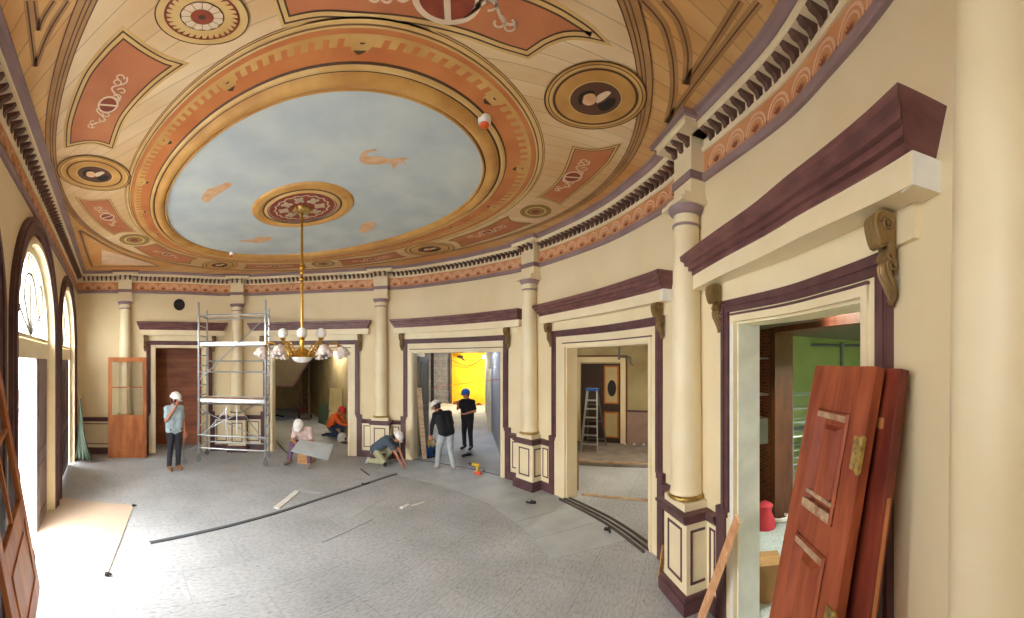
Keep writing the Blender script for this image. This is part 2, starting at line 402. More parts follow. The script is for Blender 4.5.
# door surrounds -----------------------------------------------------
def bracket(D_, L_, parent):
    M = WF(L_)
    def scroll(zt, zb, d0, w, big):
        H = zt-zb; mb = MB(M)
        cx, cz = d0+.05*big, zt-.055*big          # volute centre
        for k in range(5):                        # ribbed face of the S
            xk = -w/2+w*(k+.5)/5
            path = [(xk, -(d0+.015), zt), (xk,-(d0+.09*big),zt-.01), (xk,-(d0+.115*big),zt-.06*big), (xk,-(d0+.085*big),zt-.14*big-.02), (xk,-(d0+.04*big),zt-H*.62),(xk,-(d0+.03),zb+.05),(xk,-(d0+.045),zb+.02),(xk,-(d0+.02),zb)]
            mb.tube(cr([Vector(p) for p in path], 4), [ .0125*w/.1 ]*29, 6)
        pr = [(d0,zt),(d0+.09*big,zt-.005),(d0+.11*big,zt-.06*big),(d0+.08*big,zt-.14*big-.02),(d0+.035*big,zt-H*.62),(d0+.03,zb+.04),(d0+.01,zb),(d0,zb)]
        vs = [(sx*w*.46,-a,b) for sx in (-1,1) for a,b in pr]; k=len(pr)
        mb.add(vs, [tuple(range(k)), tuple(range(2*k-1,k-1,-1))]+[(j,(j+1)%k,k+(j+1)%k,k+j) for j in range(k)])
        R = Matrix.Rotation(PI/2, 3, 'Y')
        for sx in (-1,1):                         # spiral volute on each cheek
            sp = [(sx*w*.5, -(cx+math.cos(t)*.04*big*(1-t/14)), cz+math.sin(t)*.04*big*(1-t/14)) for t in [i*.5 for i in range(24)]]
            mb.tube(sp, .008*big, 5)
            mb.lathe([(.001,-.012),(.012*big,-.01),(.012*big,.01),(.001,.012)], (sx*w*.5,-cx,cz), 8, R)
        return mb
    b = scroll(3.22, 2.985, .045, .10, 1.0).build('bracket', BRONZE, parent)
    lf = MB(M)
    for k in range(5):                            # acanthus leaf hanging below
        xk = (k-2)*.018
        lf.tube(cr([Vector(p) for p in [(xk*.8,-.05,3.0),(xk*1.1,-.085,2.975),(xk*1.25,-.08,2.93),(xk*1.1,-.05,2.87),(xk*.8,-.035,2.81),(xk*.3,-.045,2.775)]],4), [.010]*8+[.012]*6+[.009]*4+[.006]*3, 6)
    for sx in (-1,1):
        lf.tube([(sx*.045, -(.06+math.cos(t)*.03*(1-t/12)), 2.965+math.sin(t)*.03*(1-t/12)) for t in [i*.5 for i in range(20)]], .007, 5)
    lf.build('acanthus_leaf', BRONZE, b)
for i, D in enumerate(DOORS):
    a, b, T = D['a'], D['b'], D['top']; oa, ob = D['oa'], D['ob']; AT = 3.07
    cas = MB()
    for (p, q) in ((oa+.02, a), (b, ob-.02)):
        sweep(cas, p, q, rect(-.02,.022,0,T+.02))
    sweep(cas, oa+.02, ob-.02, rect(-.02,.022,T,AT-.02))
    # inner bead and the reveal lining
    for (p, q) in ((a-.06, a+.0), (b, b+.06)): sweep(cas, p, q, rect(.02,.04,0,T+.06))
    sweep(cas, a-.06, b+.06, rect(.02,.04,T,T+.06))
    sweep(cas, a, a+.02, rect(.0,-TH-.01,0,T)); sweep(cas, b-.02, b, rect(.0,-TH-.01,0,T)); sweep(cas, a, b, rect(0,-TH-.01,T-.02,T))
    root = cas.build('door_%d' % (i+1), CREAM if i < 4 else [CREAM], kind='structure')
    if i == 4:
        w_ = MB(); sweep(w_, a+.02, a+.027, rect(.005,-TH-.012,0,T-.02)); sweep(w_, a-.05, a+.0, rect(.04,.044,0,T-.02)); w_.build('primed_jamb', WHITEP, root)
    ar = MB(); W = .115
    prof = lambda z0, z1: [(.0,z0),(.05,z0),(.05,z1),(0,z1)]
    for L0_, L1_ in ((oa, oa+W), (ob-W, ob)):
        sweep(ar, L0_, L1_, rect(0,.045,1.08,AT)); 
    sweep(ar, oa+.025, oa+.06, rect(0,.058,1.08,AT-.02)); sweep(ar, ob-.06, ob-.025, rect(0,.058,1.08,AT-.02))
    sweep(ar, oa+.0, ob, rect(0,.045,AT-W,AT)); sweep(ar, oa+.03, ob-.03, rect(0,.058,AT-.065,AT-.03))
    for L0_, L1_ in ((oa-.07, oa+W-.05), (ob-W+.05, ob+.07)):
        sweep(ar, L0_, L1_, rect(0,.05,0,1.08))
    for L0_, L1_ in ((oa-.07, oa+W-.03), (ob-W+.03, ob+.07)):
        sweep(ar, L0_, L1_, rect(0,.055,1.02,1.10))
    ar.build('architrave', PURP, root)
    # thin plum line inside the casing
    ln = MB(); sweep(ln, a-.07, b+.07, rect(.02,.042,T+.062,T+.08)); ln.build('inner_line', PURP, root)
    ha, hb = D['ha'], D['hb']
    bd_, bz_ = ((0,0),(0,0),(.01,.0),(.03,.02),(.095,.055))[i]   # the hood bows out over its middle
    def swell(L_): 
        t_ = min(1, max(0, (L_-ha)/(hb-ha))); return math.sin(PI*t_)
    def bsweep(mb_, L0_, L1_, prof, zb=1):
        n_ = 24; k_ = len(prof); vs_ = []
        for q_ in range(n_+1):
            L_ = L0_+(L1_-L0_)*q_/n_; s_ = swell(L_)
            for d_, z_ in prof: vs_.append(WPt(L_, d_+(bd_*s_ if d_ > .05 else 0), z_+(bz_*s_ if z_ > AT+.01 else 0)))
        mb_.add(vs_, [(u*k_+j, u*k_+(j+1)%k_, (u+1)*k_+(j+1)%k_, (u+1)*k_+j) for u in range(n_) for j in range(k_)]+[tuple(range(k_)), tuple(range(n_*k_+k_-1, n_*k_-1, -1))])
    sh = MB(); bsweep(sh, ha+.10, hb-.06, [(0,3.22),(.14,3.22),(.14,3.36),(0,3.36)])
    bsweep(sh, ha+.22, hb-.22, rect(0,.03,AT,3.22)); sh.build('hood_fascia', CREAM, root)
    if i in (3, 4):
        rp = MB(); sweep(rp, hb-.06, hb-.055, rect(.0,.142,3.222,3.362)); sweep(rp, hb-.15, hb-.055, rect(.14,.1435,3.222,3.362)); rp.build('fascia_repair', WHITEP, root)
    hd = MB(); pr = [(0,3.36),(.15,3.36),(.15,3.405),(.18,3.41),(.18,3.455),(.21,3.462),(.215,3.50),(.245,3.52),(.25,3.565),(.235,3.575),(0,3.575)]
    n_ = max(4, int((hb-ha)/.12)); vs = []
    for q in range(n_+1):
        for d, z in pr:
            e = [.10,.10,.095,.07,.065,.04,.03,.01,0,.012,.012][pr.index((d,z))] if q in (0, n_) else 0
            L_ = ha+(hb-ha)*q/n_ + (e if q == 0 else -e)
            vs.append(WPt(L_, d+(bd_*swell(L_) if d > .01 else 0), z+bz_*swell(L_)))
    k = len(pr)
    hd.add(vs, [(u*k+j, u*k+(j+1)%k, (u+1)*k+(j+1)%k, (u+1)*k+j) for u in range(n_) for j in range(k)]+[tuple(range(k)), tuple(range(n_*k+k-1, n_*k-1, -1))])
    hd.build('hood', PURPW, root)
    bracket(D, oa-.03, root); bracket(D, ob+.03, root)

# dado between the doors ----------------------------------------------
def dado(name, L0, L1):
    if L1-L0 < .1: return None
    mb = MB(); sweep(mb, L0, L1, rect(0,.02,.16,.9)); o = mb.build(name, CREAM, kind='structure')
    m1 = MB(); sweep(m1, L0, L1, [(0,0),(.055,0),(.055,.13),(.04,.17),(0,.17)]); m1.build('plinth_board', PURP, o)
    m1 = MB(); sweep(m1, L0, L1, [(0,.88),(.04,.88),(.07,.93),(.085,.96),(.085,.99),(0,.99)]); m1.build('dado_rail', PURP, o)
    if L1-L0 > .2:
        p = MB(); g = .05; w = .022
        sweep(p, L0+g, L1-g, rect(.02,.027,.80,.80+w)); sweep(p, L0+g, L1-g, rect(.02,.027,.26,.26+w))
        sweep(p, L0+g, L0+g+w, rect(.02,.027,.26,.81)); sweep(p, L1-g-w, L1-g, rect(.02,.027,.26,.81)); p.build('panel_line', PURP, o)
    return o
edges = [0.08]+sum([[D['oa']-.07, D['ob']+.07] for D in DOORS], [])+[LT-1.0]
HW = .24
n = 1
for k in range(6):
    L0, L1 = edges[2*k], edges[2*k+1]
    c = [q for q in CL if L0-.3 < q < L1+.3]
    if c:
        for p, q in ((L0, c[0]-HW), (c[0]+HW, L1)):
            if dado('baseboard_%d' % n, p, q): n += 1
    elif k < 5: dado('baseboard_%d' % n, L0, L1); n += 1

# engaged columns --------------------------------------------------
COLLAB = ['cream engaged column at the far left, behind the leaning glazed door', 'cream engaged column standing behind the tall scaffold tower',
          'cream engaged column with the blue-shirted kneeling worker crouched at its pedestal', 'cream engaged column right of the yellow room doorway, between two open doorways',
          'large near cream column beside the mahogany doors, its panelled pedestal on the floor', 'smooth near column shaft cut by the right edge of the photograph']
def column(L, lab):
    M = WF(L); root = thing('engaged_column', lab, 'column', M)
    w, p = .48, .26
    b = MB(M); b.box((0,-p/2+.02,.53), (w,p+.04,.74)); ped = b.build('pedestal', CREAM, root)
    b = MB(M); b.box((0,-p/2,.065), (w+.09,p+.11,.13)); b.box((0,-p/2,.15), (w+.05,p+.07,.05)); b.build('pedestal_base', PURP, root, bevel=.006)
    b = MB(M); b.box((0,-p/2,.975), (w+.14,p+.16,.035)); b.box((0,-p/2,.94), (w+.10,p+.12,.04)); b.box((0,-p/2,.905), (w+.05,p+.07,.04)); b.build('pedestal_cap', PURP, root, bevel=.004)
    b = MB(M)
    def fr(o, ax, wd, z0, z1, t=.022):
        o = Vector(o); ax = Vector(ax)
        for zz in (z0, z1): b.bar(o-ax*wd/2+Vector((0,0,zz)), o+ax*wd/2+Vector((0,0,zz)), .014, t)
        for s_ in (-1,1): b.bar(o+ax*s_*(wd/2-t/2)+Vector((0,0,z0)), o+ax*s_*(wd/2-t/2)+Vector((0,0,z1)), t, .014, up=Vector((0,1,0)) if ax.x else Vector((0,1,0)))
    y = -p-.002
    for zz in (.28,.80): b.box((0,y,zz), (.30,.012,.024))
    for s_ in (-1,1): b.box((s_*.138,y,.54), (.024,.012,.54))
    for s_ in (-1,1):
        x = s_*(w/2+.002)
        for zz in (.28,.80): b.box((x,-p/2,zz), (.012,.17,.024))
        b.box((x,-p+.055,.54), (.012,.024,.54))
    b.build('panel_moulding', PURP, ped)
    b = MB(M); b.box((0,-.12,1.03), (.44,.30,.075)); b.build('plinth_block', CREAM, root, bevel=.006)
    cy = -.12; c = (0,cy,0)
    b = MB(M); b.lathe([(.10,1.067),(.185,1.07),(.2,1.085),(.2,1.10),(.185,1.118),(.17,1.122),(.1,1.123)], c, 32); b.build('base_ring', OLDBR, root)
    b = MB(M); pr = [(.1,1.115),(.178,1.12),(.172,1.15),(.166,1.18)]
    for k in range(9): pr.append((.166-.03*(k/8)**1.5, 1.25+(3.95-1.25)*k/8))
    pr += [(.136,4.04),(.1,4.05)]
    b.lathe(pr, c, 36); b.build('shaft', CREAM, root)
    b = MB(M); b.lathe([(.12,3.90),(.148,3.905),(.152,3.918),(.148,3.93),(.12,3.935)], c, 32); b.build('neck_ring', MAUVE, root)
    b = MB(M); b.lathe([(.12,4.02),(.15,4.03),(.178,4.055),(.195,4.085),(.195,4.105),(.1,4.11)], c, 32); b.build('capital', MAUVE, root)
    b = MB(M); b.box((0,-.13,4.13), (.44,.34,.045)); b.box((0,-.11,4.18), (.38,.28,.06)); b.box((0,-.07,4.50), (.36,.20,.6)); b.build('entablature_block', CREAM, root)
    b = MB(M); b.box((0,-.075,E+1.91), (.39,.23,.08)); b.build('block_band', MAUVE, root)
    b = MB(M); b.box((0,-.155,E+2.33), (.62,.33,.06)); b.box((0,-.155,E+2.392), (.66,.37,.056)); bc = b.build('block_cornice', CREAM, root)
    b = MB(M); b.box((0,-.165,E+2.39), (.74,.41,.05)); b.build('block_crown', MAUVE, bc)
    b = MB(); 
    for q in (-.13,0,.13): modillion(b, M @ Matrix.Translation((q,-.145,.002)))
    b.build('block_modillions', BROWN, bc)
    return root
for L, lab in zip(CL, COLLAB): column(L, lab)
# near column at the right edge
p6 = ST(-.98, .80); L6 = min(np.arange(LT-2.5, LT, .01), key=lambda q: (WPt(q)-p6).length)
column(float(L6), COLLAB[5])

# ------------------------------------------------------------------ window wall (left)
TW = -1.03
WIN = [(.45,3.25),(3.48,6.40),(6.58,9.44)]
def LS(s, d, z): return ST(s, TW+d, z)           # d into the room
ARW = .27
def half(wn): return (wn[1]-wn[0])/2
mb = MB(); SP = [2.86-.0 for _ in WIN]
def archpts(c, r, rz, z0, n=20): return [(c-r*math.cos(PI*i/n), z0+rz*math.sin(PI*i/n)) for i in range(n+1)]
def wq(m_, pts, d0=0, d1=-.26):                   # polygon in the wall plane with thickness
    k = len(pts)
    vs = [LS(s, d0, z) for s, z in pts]+[LS(s, d1, z) for s, z in pts]
    m_.add(vs, [tuple(range(k)), tuple(range(2*k-1,k-1,-1))]+[(j,(j+1)%k,k+(j+1)%k,k+j) for j in range(k)])
cuts = [-1.3]
for wn in WIN:
    c = sum(wn)/2; r = half(wn)-ARW; cuts += [c-r, c+r]
    ap = archpts(c, r, 1.17, 2.88)
    for (a_, b_) in zip(ap, ap[1:]): wq(mb, [a_, b_, (b_[0], ZC), (a_[0], ZC)])
cuts.append(10.33)
for k in range(0, len(cuts), 2): wq(mb, [(cuts[k],0),(cuts[k+1],0),(cuts[k+1],ZC),(cuts[k],ZC)])
WLO = mb.build('wall_left', WALLC, kind='structure')
# left cornice
def lsweep(m_, prof, s0=-.98, s1=10.07):
    k = len(prof); vs = [LS(s0,d,z) for d,z in prof]+[LS(s1,d,z) for d,z in prof]
    m_.add(vs, [tuple(range(k)), tuple(range(2*k-1,k-1,-1))]+[(j,(j+1)%k,k+(j+1)%k,k+j) for j in range(k)])
m = MB(); lsweep(m, [(0,E+2.30),(.17,E+2.30),(.17,E+2.355),(.19,E+2.365),(.19,E+2.42),(0,E+2.42)]); TL = m.build('trim_2', CREAM, kind='structure')
m = MB(); lsweep(m, [(0,E+2.362),(.20,E+2.362),(.235,E+2.39),(.27,E+2.40),(.27,E+2.42),(0,E+2.42)]); m.build('crown_moulding', MAUVE, TL)
m = MB(); lsweep(m, [(0,E+1.87),(.035,E+1.87),(.05,E+1.885),(.05,E+1.935),(.035,E+1.95),(0,E+1.95)]); m.build('lower_band', MAUVE, TL)
m = MB(); lsweep(m, rect(0,.012,E+1.95,E+2.19)); m.build('frieze', PEACH, TL)
m = MB(); lsweep(m, [(0,E+2.17),(.03,E+2.17),(.045,E+2.19),(.045,E+2.30),(0,E+2.30)]); m.build('bed_moulding', CREAM, TL)
def LF(s):
    M = Matrix.Identity(4); M.col[0][:3] = U; M.col[1][:3] = -V; M.col[2][:3] = (0,0,1); M.col[3][:3] = LS(s,0,0); return M
m = MB(); s = -.9
while s < 9.9: modillion(m, LF(s)); s += .12
m.build('modillions', BROWN, TL)
m = MB(); m2 = MB(); s = -.8
while s < 9.9:
    M_ = LF(s) @ Matrix.Translation((0,0,E+1.95))
    strip2(m, M_, [(.13*math.cos(PI*i/10), .045+.135*math.sin(PI*i/10)) for i in range(11)], .011, .016)
    for a in (-.9,-.45,0,.45,.9): strip2(m2, M_, [(0,.03),(math.sin(a)*.03,.03+.03*math.cos(a)),(math.sin(a)*.07,.03+.07*math.cos(a))], [.004,.012,.002], .0165)
    s += .295
m.build('frieze_arches', PEACHL, TL); m2.build('frieze_lilies', MATS['lily_brown'], TL)
LEAFG = mat('weathered_leaf', (142,124,118), .6, rgb2=(120,100,98), scale=3, stretch=(2,2,.6))
LEAFP = mat('plum_leaf', (112,82,96), .55, rgb2=(92,64,78), scale=3, stretch=(2,2,.6))
BARS = mat('window_bar', (104,98,90), .5)
for i, wn in enumerate(WIN):
    c = sum(wn)/2; R = half(wn); r = R-ARW; z0 = 2.88
    m = MB()                                       # plum archivolt, stepped
    for (ro, ri, d) in ((R, r+.05, .05), (R-.05, R-.11, .075)):
        A, B = archpts(c, ro, ro+.03-(R-1.46)*0, z0, 28), archpts(c, ri, ri+.03, z0, 28)
        A = [(c-ro,0)]+A+[(c+ro,0)]; B = [(c-ri,0)]+B+[(c+ri,0)]
        for q in range(len(A)-1): wq(m, [A[q],A[q+1],B[q+1],B[q]], d, 0)
    win = m.build('window_%d' % (i+1), PURP, kind='structure')
    m = MB()                                       # cream inner casing and reveal
    for (ro, ri, d0, d1) in ((r+.055, r-.01, .03, -.10), (r, r-.10, -.08, -.16)):
        A, B = archpts(c, ro, 1.17+(ro-r), z0, 28), archpts(c, ri, 1.17+(ri-r), z0, 28)
        A = [(c-ro,0)]+A+[(c+ro,0)]; B = [(c-ri,0)]+B+[(c+ri,0)]
        for q in range(len(A)-1): wq(m, [A[q],A[q+1],B[q+1],B[q]], d0, d1)
    ri = r-.10
    for (zz, h) in ((2.66,.24),(2.82,.05)): wq(m, [(c-ri,zz-h/2),(c+ri,zz-h/2),(c+ri,zz+h/2),(c-ri,zz+h/2)], -.07, -.15)
    fz = z0-.02
    m.build('window_frame', CREAM, win)
    g = MB(); wq(g, [(c-ri,fz)]+archpts(c, ri, ri+.1, z0, 28)+[(c+ri,fz)], -.118, -.122)
    fan = g.build('fanlight_pane', GLASS, win)
    b = MB()
    def br(pts, w=.018):
        pts = [LS(s_, -.115, z_) for s_, z_ in pts]
        b.tube(pts, w, 6)
    rr = ri+.0
    br([(c,fz),(c,z0+.62*rr)]); br([(c-.25*rr,z0),(c-.62*rr,z0+.62*rr)], .014) if False else None
    for sg in (-1,1):
        br([(c,z0-.02),(c+sg*.33*rr,z0+.42*rr)]); br([(c+sg*.02,z0-.02),(c+sg*.62*rr,z0+.30*rr)])
        br([(c+sg*(.62+.16*math.cos(t))*rr, z0+(.30+.26*math.sin(t)+.16)*rr) for t in np.linspace(0,2*PI,21)], .013)
        br([(c+sg*.62*rr,z0+.02),(c+sg*.98*rr,z0+.2*rr)], .012)
    br([(c+.33*rr*math.cos(t), z0+(.42+.33*math.sin(t))*rr) for t in np.linspace(0,PI,15)])
    br([(c+.14*rr*math.cos(t), z0+(.86+.13*math.sin(t))*rr) for t in np.linspace(0,2*PI,17)], .012)
    br([(c,z0+.99*rr),(c,z0+1.08*rr)])
    b.build('fanlight_bars', BARS, fan)
    # leaves
    def leaf(sa, sb, mt, nm='door_leaf'):
        l = MB(); wq(l, [(sa,.02),(sb,.02),(sb,2.54),(sa,2.54)], -.09, -.135)
        o = l.build(nm, mt, win); p = MB(); w_ = sb-sa
        for (za, zb) in ((.2,.95),(1.15,2.35)):
            for q in ((sa+.1,sb-.1,za,za+.03),(sa+.1,sb-.1,zb-.03,zb),(sa+.1,sa+.13,za,zb),(sb-.13,sb-.1,za,zb)):
                wq(p, [(q[0],q[2]),(q[1],q[2]),(q[1],q[3]),(q[0],q[3])], -.075, -.09)
        p.build('leaf_moulding', mt, o)
    if i == 0: leaf(c-ri, c-.02, LEAFG); leaf(c+.02, c+ri, LEAFG)
    if i == 1: leaf(5.25, c+ri, LEAFG)
    if i == 2: leaf(c-ri, c, LEAFP); leaf(c+.01, c+ri-.12, LEAFP)
# outside: pavement the doors open onto
m = MB(); a = [LS(-20,-.27,-.05), LS(30,-.27,-.05), LS(30,-30,-.05), LS(-20,-30,-.05)]
m.add(a, [(0,1,2,3)]); m.build('ground_outside', mat('pale_pavement', (214,212,206), .8), kind='structure')

# ------------------------------------------------------------------ ceiling
def inside_poly():
    P = [WPt(L, -.05) for L in np.linspace(0, LT, 140)]
    return [(p.x,p.y) for p in P]+[tuple(LS(-1.0,-.05,0).xy), tuple(LS(10.1,-.05,0).xy)]
m = MB(); pl = inside_poly(); m.add([(x,y,ZC) for x,y in pl], [tuple(range(len(pl)))]); CE = m.build('ceiling', WOODF, kind='structure')
m = MB(); m.prism([(p[0]*1.0,p[1]*1.0) for p in pl], ZC+.02, ZC+.3); m.build('ceiling_slab', WALLC, CE)

def fit_ellipse(pts):
    P = np.array([tuple(CP(x,y)) for x,y in pts]); mu = P.mean(0); Q = P-mu; s_ = np.abs(Q).max(); Q = Q/s_
    x, y = Q[:,0], Q[:,1]
    A = np.stack([x*x, x*y, y*y, x, y], 1); c, *_ = np.linalg.lstsq(A, np.ones(len(x)), rcond=None)
    a, b, cc, d, e = c
    M = np.array([[a,b/2],[b/2,cc]]); ctr = np.linalg.solve(-2*M, [d,e]); k = 1+ctr@M@ctr
    w, v = np.linalg.eigh(M/k)
    return (mu+ctr*s_), [v[:,j]*s_/math.sqrt(w[j]) for j in (0,1)], M/k/s_**2
class Ell:
    def __init__(s, pts=None, c=None, M=None):
        if pts: c, s.ax, M = fit_ellipse(pts)
        s.c = np.array(c); s.M = np.array(M)
    def ray(s, o, th):                             # distance from o along direction th
        d = np.array([math.cos(th), math.sin(th)]); q = np.array(o)-s.c
        A = d@s.M@d; B = 2*d@s.M@q; C = q@s.M@q-1
        return (-B+math.sqrt(max(0,B*B-4*A*C)))/(2*A)
PB = [(340,94.8),(371,94.6),(402.5,98.8),(433.8,107.3),(457,117.5),(477.5,133),(488.4,150),(488.2,170),(478.8,184),(460,202),(435,218.4),(403.8,232.5),(360,243.7),(300,254),(262.5,254.5),(223.4,251),(186,231.5),(171.9,214.4),(165.6,195.6),(166.4,183),(174.4,168),(185.3,155.6),(200,143.5),(231,123.8),(270,108),(317,97)]
PM = [(340,72.7),(387,75),(426,81.3),(449,91),(480.6,106.6),(503.4,128.4),(516,148.8),(516,160),(509.7,173.8),(500.6,187),(478.8,204.4),(452,220),(407,237),(360,249),(300,260.5),(231,258),(175,234.7),(156,217.5),(147.7,198.8),(148,182),(149.4,174.4),(162,152.5),(183.8,130.6),(200,118.5),(231,100),(265.6,87),(325,74.2)]
PO = [(200,75),(231,57),(270.3,43.8),(317,37.5),(360,36.7),(402.5,39),(441.6,46.9),(480.6,61),(508,73.4),(533,93.8),(539.4,103.4),(553.4,125.3),(557,141),(553.4,157),(544,172),(537.5,179.7),(520,196.9),(500,211),(485,220),(447.5,237),(397.5,249.7),(360,256.7),(300,264.4),(210,258),(182.8,251.9),(151.6,236),(128,216),(121.9,198.8),(121,189.4),(124.4,163.4),(136.9,135.3),(155.6,111.9),(177.5,93)]
PR1 = [(111.6,0),(88,20),(69.4,43.8),(60,65.6),(54,93),(51,113.4),(52.5,144.7),(62.5,198.8),(76.6,216),(96.9,231.6),(120,244),(159.4,259.7),(182.8,265),(300,270),(360,263.8),(422.5,256.7),(469.4,246.6),(516,231),(539,223.4),(575,201.6),(609.4,176.6),(634,152.5),(646.6,127),(651,99),(648,72.5),(645,60),(631,34.4),(609.4,9.4),(598.8,0)]
EB, EM, EO, ER = Ell(PB), Ell(PM), Ell(PO), Ell(PR1)
O0 = EB.c; NT = 144
print('ellipse centres', EB.c, EM.c, EO.c, ER.c, [np.linalg.norm(a) for a in EB.ax], [np.linalg.norm(a) for a in ER.ax])
def curve(e0, e1, f, th):
    a, b = e0.ray(O0, th), e1.ray(O0, th); return a+(b-a)*f
def cpt(e0, e1, f, th, z): 
    r_ = curve(e0, e1, f, th); return (O0[0]+r_*math.cos(th), O0[1]+r_*math.sin(th), z)
def ring(mb, e0, e1, stops, n=NT):                 # stops: (fraction, depth) pairs
    vs = [cpt(e0, e1, f, 2*PI*i/n, ZC-dz) for i in range(n) for f, dz in stops]; k = len(stops)
    mb.add(vs, [(i*k+j, i*k+j+1, ((i+1)%n)*k+j+1, ((i+1)%n)*k+j) for i in range(n) for j in range(k-1)])
def disc(mb, e, f_e, dz, n=NT):
    mb.add([cpt(e, e, 0, 2*PI*i/n, ZC-dz) for i in range(n)], [tuple(range(n))])
m = MB(); disc(m, ER, 0, .003); CF = m.build('cream_field', CRMF, CE)
m = MB(); disc(m, EB, 0, .012); SK = m.build('sky_panel', SKYP, CE)
m = MB(); m.sm = True
ring(m, EB, EM, [(0,.012),(.02,.045),(.06,.045),(.09,.03)]); ring(m, EB, EM, [(.14,.03),(.2,.055),(.35,.075),(.5,.07),(.62,.045),(.68,.02)])
m.build('oval_moulding', GOLD, CE)
m = MB(); ring(m, EB, EM, [(.09,.03),(.11,.022),(.14,.03)]); ring(m, EB, EM, [(.68,.02),(.72,.014),(.76,.02)]); ring(m, EB, EM, [(.95,.02),(1,.006)]); m.build('moulding_dark_line', DARK, CE)  # dark brown painted lines between the gold mouldings
m = MB(); m.sm = True; ring(m, EB, EM, [(.76,.02),(.8,.038),(.88,.038),(.95,.02)]); m.build('moulding_fillet', GOLDL, CE)
m = MB(); ring(m, EM, EO, [(-.02,.006),(.76,.006)]); OB = m.build('orange_band', ORNG, CE)
m = MB(); ring(m, EM, EO, [(.55,.009),(.645,.009)]); 
nt_ = 170
for i in range(nt_):
    t0, t1 = 2*PI*i/nt_, 2*PI*(i+.55)/nt_
    m.add([cpt(EM,EO,.36,t0,ZC-.009),cpt(EM,EO,.36,t1,ZC-.009),cpt(EM,EO,.56,t1,ZC-.009),cpt(EM,EO,.56,t0,ZC-.009)], [(0,1,2,3)])
m.build('painted_dentils', TEETH, OB)
m = MB(); m2 = MB(); m2.mi = 0
for i in range(16):
    t = 2*PI*(i+.35)/16; dt = .032
    m.add([cpt(EM,EO,.62,t-dt,ZC-.011),cpt(EM,EO,.62,t+dt,ZC-.011),cpt(EM,EO,.46,t+dt,ZC-.011),cpt(EM,EO,.24,t+dt*.6,ZC-.011),cpt(EM,EO,.24,t-dt*.6,ZC-.011),cpt(EM,EO,.46,t-dt,ZC-.011)], [(0,1,2,3,4,5)])
    for f0, f1, w_ in ((.18,.28,.6),(.42,.46,.25)):
        m2.add([cpt(EM,EO,f1,t-dt*w_,ZC-.013),cpt(EM,EO,f1,t+dt*w_,ZC-.013),cpt(EM,EO,f0,t+dt*.1,ZC-.013),cpt(EM,EO,f0,t-dt*.1,ZC-.013)], [(0,1,2,3)])
m.build('painted_keystones', TEETH, OB); m2.build('keystone_drops', DARK, OB)
m = MB(); ring(m, EM, EO, [(.77,.012),(.80,.018),(.82,.012)]); ring(m, EM, EO, [(.85,.008),(.88,.012),(.92,.012),(.94,.008)]); ring(m, EM, EO, [(.965,.008),(.985,.008)]); m.build('band_fillets', GOLDL, CE)
m = MB(); ring(m, EM, EO, [(.755,.007),(.77,.012)]); ring(m, EM, EO, [(.82,.012),(.85,.008)]); ring(m, EM, EO, [(.94,.008),(.965,.008)]); ring(m, EM, EO, [(.985,.008),(1.0,.004)]); m.build('band_lines', mat('ceiling_brown_line', (122,80,42), .6), CE)
TANL = mat('ceiling_tan', (190,146,94), .6, rgb2=(168,122,72), scale=3)
m = MB(); ring(m, EO, ER, [(.965,.007),(1.09,.007)]); m.build('outer_ring_band', TANL, CE)
m = MB()
for a_ in (.965, 1.0, 1.03, 1.083): ring(m, EO, ER, [(a_,.009),(a_+.010,.009)])
m.build('outer_ring_lines', mat('ceiling_umber_line', (104,66,48), .6), CE)

